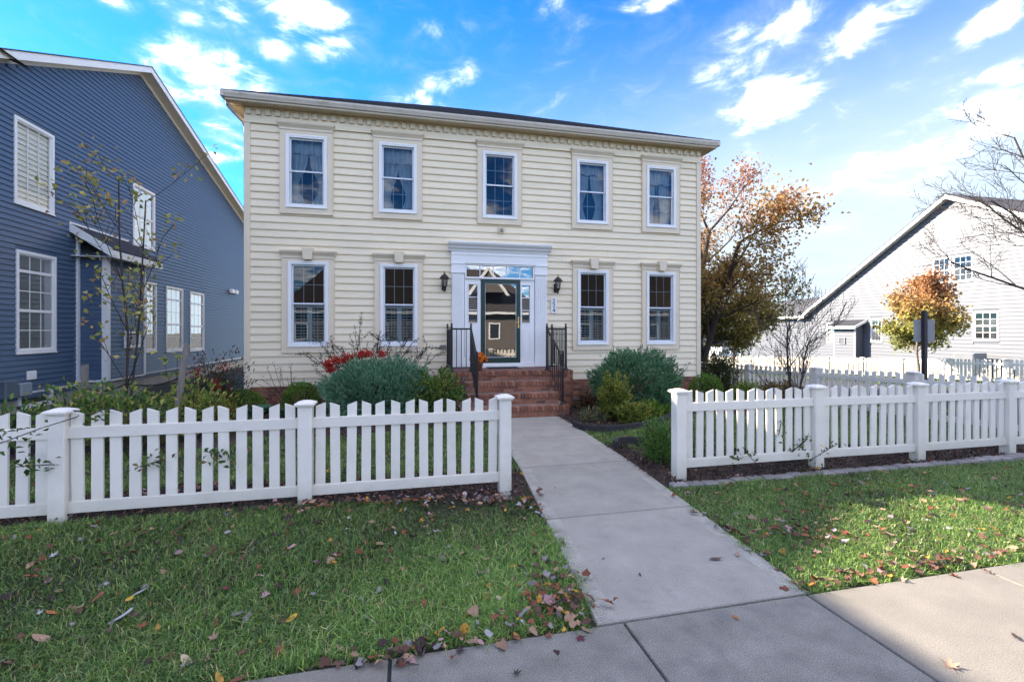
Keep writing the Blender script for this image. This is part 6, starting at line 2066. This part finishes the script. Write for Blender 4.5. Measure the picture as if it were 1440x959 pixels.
def wispy(words, c, w, h, n, seed, cols, leaf_n=4, size=0.035, name='bare_shrub', cat='shrub'):
    """thin bare stems with a few dead leaves"""
    rd = random.Random(seed); rg_ = np.random.default_rng(seed)
    t = thing(name, words, cat, (c[0], c[1], 0))
    mb = MB(); pts = []
    for k in range(n):
        p = Vector((c[0] + rd.uniform(-.1, .1), c[1] + rd.uniform(-.08, .08), 0))
        d = Vector((rd.uniform(-w, w), rd.uniform(-.25, .2), h)).normalized()
        Ls = math.hypot(w, h) * rd.uniform(0.6, 1.0)
        for s in range(5):
            d = (d + rv(rd) * 0.14).normalized()
            q = p + d * Ls / 5
            mb.tube(p, q, 0.005, 0.004, 4)
            if s > 1:
                for _ in range(leaf_n):
                    pts.append(list(q + rv(rd) * 0.03))
            p = q
    mb.build('stems', TWIG, t)
    P = np.array(pts)
    v, f, c_ = leaves(P, rg_.uniform(0.7, 1.3, len(P)) * size, pick(cols, len(P), 0.2, rg_), aspect=0.6, rg=rg_)
    add('foliage', npmesh('foliage', v, f, LEAF, c_), t)


BROWN = [(0.05, 0.03, 0.025), (0.10, 0.05, 0.035), (0.03, 0.02, 0.02)]
wispy('wispy bare shrub against the siding left of the berries', (-2.45, 10.75), 0.7, 0.9, 12, 81, BROWN, 2, 0.03)
wispy('wispy bare shrub at the foot of the right corner siding', (6.5, 10.7), 0.6, 1.0, 12, 82, BROWN, 3, 0.05)
wispy('leafy stem rising above the red nandina', (-3.75, 9.0), 0.3, 1.3, 5, 83, YELGREEN, 6, 0.10, 'perennial', 'plant')
GL = [(0.04, 0.09, 0.02), (0.06, 0.12, 0.03), (0.09, 0.13, 0.03), (0.2, 0.16, 0.05)]


def rose_spray(words, paths, seed, size=0.055):
    rd = random.Random(seed); rg_ = np.random.default_rng(seed)
    t = thing('rose_bush', words, 'shrub', paths[0][0])
    mb = MB(); pts = []
    for path in paths:
        P = [Vector(p) for p in path]
        for a, b_ in zip(P, P[1:]):
            mb.tube(a, b_, 0.005, 0.004, 5)
        tot = P[-2:]
        for k in range(26):
            q = tot[0].lerp(tot[1], rd.uniform(0.0, 1.08)) + Vector((rd.gauss(0, .05), rd.gauss(0, .03), rd.gauss(0, .045)))
            pts.append(list(q))
    mb.build('stems', TWIG, t)
    P = np.array(pts)
    v, f, c_ = leaves(P, rg_.uniform(0.75, 1.35, len(P)) * size, pick(GL, len(P), 0.2, rg_, (0.4, 0.3, 0.2, 0.1)), aspect=0.5, rg=rg_, up=1.0, axis=np.array([[-0.6, -0.5, -0.2]]))
    add('foliage', npmesh('foliage', v, f, LEAF, c_), t)


rose_spray('leafy rose shoots poking through the left end of the fence', [
    [(-2.6, 5.4, 0.0), (-2.68, 5.2, 0.7), (-2.82, 4.95, 0.99), (-3.0, 4.68, 0.92), (-3.2, 4.55, 0.83)],
    [(-2.6, 5.4, 0.0), (-2.9, 5.1, 0.4), (-3.0, 4.80, 0.58), (-3.2, 4.7, 0.60)]], 91)
rose_spray('leafy rose shoots between pickets right of the leftmost fence post', [
    [(-2.3, 5.5, 0.0), (-2.35, 5.3, 0.5), (-2.45, 4.95, 0.98), (-2.62, 4.82, 1.05), (-2.7, 4.8, 1.0)],
    [(-2.1, 5.4, 0.0), (-2.1, 5.2, 0.3), (-2.2, 4.88, 0.55), (-2.33, 4.78, 0.52)],
    [(-2.1, 5.4, 0.0), (-1.9, 5.1, 0.4), (-1.8, 4.86, 0.6), (-1.68, 4.8, 0.56)]], 92)
wispy('small leafy weeds in the mulch under the right fence', (4.4, 4.95), 0.9, 0.12, 16, 93, GL, 5, 0.045, 'weed', 'plant')


# ------------------------------------------------------------------ fallen leaves
def maple_outline():
    o = []
    tips_ = [(90, 1.0), (35, 0.92), (-25, 0.6), (-90, 0.25), (-155, 0.6), (145, 0.92)]
    tips_ = [(90, 1.0), (32, 0.9), (-22, 0.62), (-75, 0.3), (-105, 0.3), (-158, 0.62), (148, 0.9)]
    for i, (a, r) in enumerate(tips_):
        a2, r2 = tips_[(i + 1) % len(tips_)]
        o.append((a, r))
        d = ((a2 - a + 180) % 360) - 180
        o.append((a + d * 0.28, r * 0.66)); o.append((a + d * 0.5, 0.34)); o.append((a + d * 0.74, r2 * 0.62))
    return [(r * math.cos(R(a)), r * math.sin(R(a))) for a, r in o]


def oval_outline():
    return [(0.42 * math.sin(t) * (1 - 0.15 * math.cos(t)), -math.cos(t)) for t in [2 * math.pi * k / 16 for k in range(16)]]


def leaf_obj_mesh(kind, curl, seed, m):
    rd = random.Random(seed)
    o = maple_outline() if kind == 'maple' else oval_outline()
    mb = MB()
    w = [rd.uniform(-1, 1) for _ in range(6)]

    def z(x, y):
        r2 = x * x + y * y
        return curl * (r2 * 0.5 + 0.28 * math.sin(3 * math.atan2(y, x) + w[0] * 3) * r2 + w[1] * 0.3 * x * y) + 0.22 * abs(x) * curl
    mb.v = [(0, 0, 0)] + [(x * 0.5, y * 0.5, 0.5 * z(x * .5, y * .5)) for x, y in o] + [(x, y, z(x, y)) for x, y in o]
    n = len(o)
    for i in range(n):
        j = (i + 1) % n
        mb.f.append((0, 1 + i, 1 + j)); mb.f.append((1 + i, 1 + n + i, 1 + n + j, 1 + j)); mb.mi += [0, 0]
    mb.tube((0, -0.25 if kind == 'maple' else -0.95, 0), (0.1, -1.0 if kind == 'maple' else -1.5, 0.12), 0.025, 0.018, 4)
    return mb.mesh('fallen_leaf', m, smooth=True)


LCOL = dict(red=(0.26, 0.03, 0.05), darkred=(0.12, 0.018, 0.025), pink=(0.42, 0.24, 0.24), pale=(0.40, 0.37, 0.37), grey=(0.24, 0.21, 0.21), yellow=(0.60, 0.34, 0.04),
            gold=(0.48, 0.25, 0.04), orange=(0.42, 0.14, 0.03), rust=(0.22, 0.075, 0.04), brown=(0.13, 0.065, 0.045), tan=(0.36, 0.22, 0.14), cream=(0.50, 0.38, 0.24), dark=(0.05, 0.03, 0.028))
LM = {k: mat('leaf_' + k, v, 0.7, var=0.18, scale=22) for k, v in LCOL.items()}
NICE = dict(red='bright red', darkred='dark red', pink='pinkish', pale='whitish', grey='grey', yellow='yellow', gold='golden', orange='orange', rust='rust coloured', brown='brown', tan='tan', cream='cream', dark='dark')
LEAVES = [
    (-2.54, 4.069, 'maple', 'pale', 0.085, 'lawn', 'large whitish maple leaf in the grass near the left post'),
    (-2.346, 3.723, 'maple', 'pink', 0.085, 'lawn', 'pinkish maple leaf in the grass below the whitish one'),
    (-1.96, 3.608, 'maple', 'pale', 0.05, 'lawn', 'small whitish leaf in the middle of the left lawn'),
    (-1.165, 3.389, 'maple', 'red', 0.075, 'lawn', 'red maple leaf in the middle of the left lawn'),
    (-0.882, 3.84, 'maple', 'red', 0.075, 'lawn', 'crimson maple leaf nearer the fence than the other red one'),
    (-1.711, 3.391, 'oval', 'yellow', 0.06, 'lawn', 'yellow leaf beside a whitish leaf in the left lawn'),
    (-1.687, 3.46, 'oval', 'pale', 0.07, 'lawn', 'whitish leaf touching a yellow leaf in the left lawn'),
    (-1.656, 3.233, 'oval', 'pale', 0.1, 'lawn', 'long pale purple-grey leaf next to a brown leaf in the left lawn'),
    (-1.588, 3.236, 'maple', 'brown', 0.08, 'lawn', 'brown leaf next to the long pale leaf'),
    (-2.094, 3.347, 'oval', 'orange', 0.07, 'lawn', 'orange-brown oval leaf in the lower left grass'),
    (-2.163, 3.355, 'maple', 'pale', 0.05, 'lawn', 'small whitish leaf left of the orange-brown oval leaf'),
    (-1.998, 3.117, 'oval', 'tan', 0.1, 'lawn', 'long narrow tan leaf at the lower left of the lawn'),
    (-1.059, 2.907, 'maple', 'tan', 0.08, 'lawn', 'crumpled tan leaf in the lower middle of the left lawn'),
    (-1.225, 2.826, 'maple', 'rust', 0.07, 'lawn', 'rust coloured leaf above the narrow cream leaf'),
    (-1.134, 2.761, 'oval', 'cream', 0.09, 'lawn', 'narrow cream leaf near the sidewalk edge of the left lawn'),
    (-0.867, 2.75, 'maple', 'rust', 0.075, 'lawn', 'rust red leaf close to the sidewalk edge of the left lawn'),
    (-0.674, 3.004, 'oval', 'yellow', 0.075, 'lawn', 'golden yellow leaf beside two brown leaves'),
    (-0.727, 3.004, 'maple', 'brown', 0.08, 'lawn', 'brown leaf left of the golden yellow leaf'),
    (-0.914, 2.58, 'oval', 'gold', 0.08, 'lawn', 'golden leaf on the sidewalk edge at the lower left'),
    (-0.817, 2.545, 'oval', 'rust', 0.09, 'lawn', 'rust leaf leaning over the sidewalk edge beside the golden one'),
    (-0.59, 3.235, 'maple', 'grey', 0.06, 'lawn', 'grey leaf right of the red maple leaf'),
    (-1.619, 3.921, 'maple', 'tan', 0.06, 'lawn', 'tan leaf in the upper middle of the left lawn'),
    (-1.144, 3.842, 'maple', 'dark', 0.09, 'lawn', 'dark shrivelled leaf below the fence in the left lawn'),
    (-1.428, 4.326, 'oval', 'yellow', 0.035, 'lawn', 'tiny yellow leaf close to the left fence'),
    (-1.363, 4.613, 'maple', 'rust', 0.06, 'lawn', 'rust leaf under the fence between the two left posts'),
    (-2.966, 4.594, 'oval', 'yellow', 0.035, 'lawn', 'tiny yellow leaf near the left edge by the fence'),
    (-1.926, 3.466, 'oval', 'rust', 0.09, 'lawn', 'long rust brown leaf left of the yellow leaf in the left lawn'),
    (-1.67, 3.106, 'maple', 'brown', 0.06, 'lawn', 'round brown leaf in the lower left lawn'),
    (-1.415, 3.088, 'oval', 'gold', 0.06, 'lawn', 'gold-brown curled leaf in the lower left lawn'),
    (-1.213, 3.188, 'maple', 'rust', 0.055, 'lawn', 'rust leaf below the red maple leaf'),
    (-1.006, 3.116, 'oval', 'grey', 0.08, 'lawn', 'grey and brown leaf right of the red maple leaf'),
    (0.059, 2.686, 'oval', 'yellow', 0.06, 'lawn', 'yellow oval leaf near the sidewalk in the left lawn'),
    (0.191, 2.703, 'oval', 'yellow', 0.06, 'lawn', 'yellow-orange oval leaf right of the other yellow oval leaf'),
    (-0.356, 2.688, 'oval', 'tan', 0.06, 'lawn', 'tan leaf near the sidewalk left of the yellow ovals'),
    (0.928, 3.015, 'maple', 'gold', 0.07, 'lawn', 'golden leaf in the leaf drift by the walkway'),
    (0.876, 2.846, 'maple', 'pale', 0.075, 'lawn', 'white leaf in the leaf drift by the walkway'),
    (0.933, 3.147, 'oval', 'yellow', 0.05, 'lawn', 'small yellow leaf at the top of the leaf drift by the walkway'),
    (0.51, 3.26, 'maple', 'pink', 0.07, 'lawn', 'pinkish leaf left of the leaf drift by the walkway'),
    (0.487, 3.372, 'maple', 'cream', 0.055, 'lawn', 'cream leaf above the pinkish leaf'),
    (0.593, 2.924, 'oval', 'cream', 0.065, 'lawn', 'cream leaf left of the drift, nearer the sidewalk'),
    (0.66, 2.7, 'oval', 'yellow', 0.05, 'lawn', 'yellow leaf below the leaf drift by the walkway'),
    (0.793, 2.806, 'maple', 'pink', 0.085, 'lawn', 'mauve leaf under the white leaf in the drift'),
    (0.86, 2.927, 'maple', 'darkred', 0.08, 'lawn', 'dark red leaf under the golden leaf in the drift'),
    (0.829, 3.18, 'maple', 'grey', 0.08, 'lawn', 'grey leaf in the upper part of the leaf drift'),
    (0.743, 3.184, 'maple', 'rust', 0.08, 'lawn', 'rust leaf at the upper left of the leaf drift'),
    (0.658, 3.026, 'maple', 'rust', 0.06, 'lawn', 'rust red leaf left of the leaf drift'),
    (0.824, 2.608, 'maple', 'rust', 0.085, 'lawn', 'rust leaf at the corner of the left lawn'),
    (0.344, 2.803, 'oval', 'gold', 0.09, 'lawn', 'brown and gold leaf in the middle of the right half of the left lawn'),
    (-0.154, 3.043, 'maple', 'tan', 0.065, 'lawn', 'dry tan leaf above the yellow ovals'),
    (0.315, 3.626, 'maple', 'grey', 0.085, 'lawn', 'clump of grey dead leaf below the left fence'),
    (0.681, 3.836, 'maple', 'brown', 0.06, 'lawn', 'brown leaf below the end post of the left fence'),
    (0.929, 4.36, 'oval', 'yellow', 0.055, 'lawn', 'round yellow leaf just below the end post of the left fence'),
    (-0.217, 4.735, 'maple', 'gold', 0.045, 'lawn', 'yellow-green leaf under the left fence'),
    (0.153, 2.952, 'oval', 'tan', 0.06, 'lawn', 'tan curled leaf right of the dry tan leaf'),
    (0.955, 2.465, 'maple', 'darkred', 0.085, 'pave', 'dark red maple leaf lying on the sidewalk at the lawn corner'),
    (1.017, 2.515, 'oval', 'tan', 0.07, 'pave', 'tan leaf on the sidewalk beside the dark red one'),
    (0.276, 2.509, 'maple', 'dark', 0.09, 'pave', 'dark brown leaf on the sidewalk edge'),
    (0.032, 2.606, 'oval', 'yellow', 0.055, 'pave', 'golden leaf on the sidewalk edge by the dark joint'),
    (0.056, 2.541, 'oval', 'cream', 0.06, 'pave', 'cream leaf on the sidewalk by the dark joint'),
    (0.608, 2.545, 'oval', 'orange', 0.065, 'pave', 'orange leaf where the lawn meets the sidewalk'),
    (0.355, 2.566, 'oval', 'tan', 0.08, 'pave', 'peach leaf on the edge of the sidewalk left of the orange one'),
    (0.889, 2.548, 'oval', 'yellow', 0.05, 'pave', 'small yellow leaf on the corner of the sidewalk'),
    (0.78, 2.514, 'maple', 'rust', 0.075, 'pave', 'red-brown leaf at the sidewalk edge near the corner'),
    (-0.344, 2.556, 'maple', 'brown', 0.11, 'pave', 'curled brown leaf on the pale slab at the lower left'),
    (-0.024, 2.462, 'maple', 'rust', 0.08, 'pave', 'rust leaf next to the dark joint in the sidewalk'),
    (0.538, 2.277, 'maple', 'dark', 0.07, 'pave', 'dark curled leaf with a long stalk on the grey sidewalk slab'),
    (1.459, 3.274, 'oval', 'dark', 0.03, 'pave', 'tiny dark leaf on the walkway'),
    (1.617, 3.0, 'oval', 'dark', 0.035, 'pave', 'small dark leaf in the middle of the walkway'),
    (2.293, 3.08, 'oval', 'brown', 0.1, 'pave', 'brown oval leaf on the walkway near its right edge'),
    (2.633, 3.164, 'maple', 'grey', 0.1, 'pave', 'grey curled leaf at the right edge of the walkway'),
    (2.672, 3.053, 'maple', 'grey', 0.07, 'pave', 'smaller grey leaf at the right edge of the walkway'),
    (2.497, 3.102, 'oval', 'tan', 0.06, 'pave', 'tan leaf between the brown leaf and the grey ones on the walkway'),
    (1.943, 2.425, 'oval', 'orange', 0.05, 'pave', 'small orange leaf on the shaded sidewalk slab'),
    (2.744, 1.826, 'maple', 'tan', 0.11, 'pave', 'large curled tan leaf on the sunlit sidewalk'),
    (3.366, 1.918, 'oval', 'dark', 0.06, 'pave', 'dark curled leaf on the sunlit sidewalk at the right edge'),
    (3.04, 2.743, 'maple', 'red', 0.08, 'lawn', 'red leaf in the sunlit grass near the sidewalk'),
    (3.463, 2.767, 'maple', 'rust', 0.075, 'lawn', 'red-brown leaf right of the red leaf in the sunny grass'),
    (5.302, 3.946, 'oval', 'yellow', 0.07, 'lawn', 'yellow leaf in the upper part of the right lawn'),
    (5.182, 3.578, 'oval', 'yellow', 0.07, 'lawn', 'yellow leaf in the sunny strip of the right lawn'),
    (5.735, 4.576, 'oval', 'gold', 0.08, 'lawn', 'golden leaf in the shaded grass below the right fence'),
    (5.998, 3.832, 'maple', 'pale', 0.09, 'lawn', 'curled whitish leaf in the upper right lawn'),
    (4.474, 4.363, 'maple', 'grey', 0.07, 'lawn', 'grey leaf below the middle panel of the right fence'),
    (3.725, 4.315, 'oval', 'gold', 0.06, 'lawn', 'golden brown leaf near the first post of the right fence'),
    (3.351, 3.568, 'maple', 'grey', 0.09, 'lawn', 'dark grey clump of leaf in the shaded right lawn'),
    (3.276, 3.069, 'maple', 'brown', 0.11, 'lawn', 'brown leaf at the shadow edge in the right lawn'),
    (3.047, 2.948, 'maple', 'rust', 0.08, 'lawn', 'rust leaf below the brown one at the shadow edge'),
    (3.41, 2.847, 'maple', 'rust', 0.09, 'lawn', 'rust leaf in the sunny grass left of the red-brown one'),
    (5.025, 3.009, 'oval', 'orange', 0.08, 'lawn', 'orange leaf in the sunny grass at the right'),
    (4.16, 2.797, 'oval', 'gold', 0.06, 'lawn', 'golden leaf in the sunny grass near the sidewalk'),
    (3.789, 2.489, 'maple', 'rust', 0.1, 'lawn', 'rust leaf with green tip at the sidewalk edge on the right'),
    (3.356, 2.533, 'maple', 'tan', 0.1, 'lawn', 'tan leaf at the sidewalk edge of the right lawn'),
    (4.219, 3.003, 'maple', 'rust', 0.08, 'lawn', 'reddish leaf in the middle of the sunny grass'),
    (4.067, 2.482, 'maple', 'brown', 0.09, 'lawn', 'brown leaf on the sidewalk edge at the far right'),
    (4.915, 2.844, 'maple', 'cream', 0.07, 'lawn', 'cream leaf in the sunny grass at the right edge'),
    (3.999, 3.116, 'oval', 'tan', 0.08, 'lawn', 'tan leaf in the sunny grass right of the brown one'),
    (5.346, 3.792, 'maple', 'rust', 0.09, 'lawn', 'rust leaf between the two yellow leaves in the right lawn'),
]
GROUPS = {}
for i, (x, y, kind, colr, size, where, own) in enumerate(LEAVES):
    curl = random.uniform(0.15, 0.9)
    me = cached('leaf%s%s%d' % (kind, colr, i % 3), lambda: leaf_obj_mesh(kind, (0.2 if kind == 'maple' else 0.12) + (0.22 if kind == 'maple' else 0.13) * (i % 3), i, LM[colr]))
    on = where == 'pave'
    z = 0.008 if on else float(gz(np.array(x), np.array(y))) + random.uniform(0.026, 0.048)
    o = thing('fallen_leaf', own, 'leaf', (x, y, z), None, me)
    s = size / 2
    o.scale = (s, s, s)
    t_ = 0.12 if on else 0.36
    o.rotation_euler = (random.uniform(-t_, t_), random.uniform(-t_, t_), random.uniform(0, 6.28))
    WM[o.name] = o.matrix_basis.copy()


def litter():
    rg_ = np.random.default_rng(61)
    V, F, C = [], [], []
    off = 0

    def put(x, y, z, size, up=1.6):
        nonlocal off
        P = np.stack([x, y, z], 1)
        cols = np.array([LCOL[k] for k in ('brown', 'rust', 'tan', 'grey', 'dark', 'pale', 'gold', 'pink')])
        col = cols[rg_.choice(8, len(P), p=(0.30, 0.2, 0.15, 0.1, 0.15, 0.02, 0.04, 0.04))] * rg_.uniform(0.7, 1.2, (len(P), 1))
        v, f, c = curled(P, rg_.uniform(0.6, 1.35, len(P)) * size, col, rg_)
        V.append(v); F.append(f + off); C.append(c); off += len(v)
    # scattered over the lawns
    for fn, b_, n in ((in_lawn_left, (-3.4, 1.3, 2.6, 4.7), 420), (in_lawn_right, (2.6, 8, 2.6, 4.6), 420)):
        x, y = scatter(fn, b_, n * 2, rg_); x, y = x[:n], y[:n]
        put(x, y, gz(x, y) + rg_.uniform(0.012, 0.042, len(x)), 0.055)
    # drifts: against the fence end, lawn corner, pavement edges, bed edges
    def drift(cx, cy, sx_, sy_, n, z=0.045, size=0.055):
        x = cx + rg_.normal(size=n) * sx_; y = cy + rg_.normal(size=n) * sy_
        put(x, y, gz(x, y) + z + rg_.uniform(0, 0.025, n), size)
    drift(0.55, 4.66, 0.35, 0.10, 150); drift(-0.35, 4.66, 0.5, 0.07, 90); drift(-0.95, 4.66, 0.15, 0.06, 40)
    drift(0.95, 3.0, 0.12, 0.22, 60, 0.05); drift(0.85, 2.72, 0.2, 0.08, 50, 0.05); drift(0.3, 2.62, 0.25, 0.05, 35, 0.035)
    drift(-0.1, 2.52, 0.10, 0.06, 26, 0.045); drift(1.2, 4.4, 0.05, 0.2, 26, 0.04)
    drift(3.2, 2.66, 0.35, 0.05, 42, 0.03); drift(4.3, 2.68, 0.5, 0.05, 60, 0.03); drift(5.2, 3.4, 0.7, 0.35, 70, 0.03); drift(3.25, 3.3, 0.25, 0.12, 60, 0.05)
    drift(2.72, 3.4, 0.03, 0.35, 22, 0.04)
    x, y = scatter(in_front_left, (-4.5, 1.4, 4.75, 5.7), 420, rg_); put(x, y, gz(x, y) + 0.05, 0.05)
    x, y = scatter(in_front_right, (2.8, 9.5, 4.75, 6.5), 260, rg_); put(x, y, gz(x, y) + 0.05, 0.05)
    x, y = scatter(in_yard, (-5, 9, 5.4, 8.4), 260, rg_); put(x, y, gz(x, y) + 0.05, 0.06)
    x, y = scatter(in_right_bed, (2.95, 6, 7.4, 9.5), 260, rg_); put(x, y, gz(x, y) + 0.05, 0.05)
    add('leaf_litter', npmesh('leaf_litter', np.concatenate(V), np.concatenate(F), DRYLEAF, np.concatenate(C)), None, kind='stuff')


litter()
print('objects', len(bpy.data.objects), 'tris', sum(len(o.data.polygons) for o in bpy.data.objects if o.type == 'MESH'))
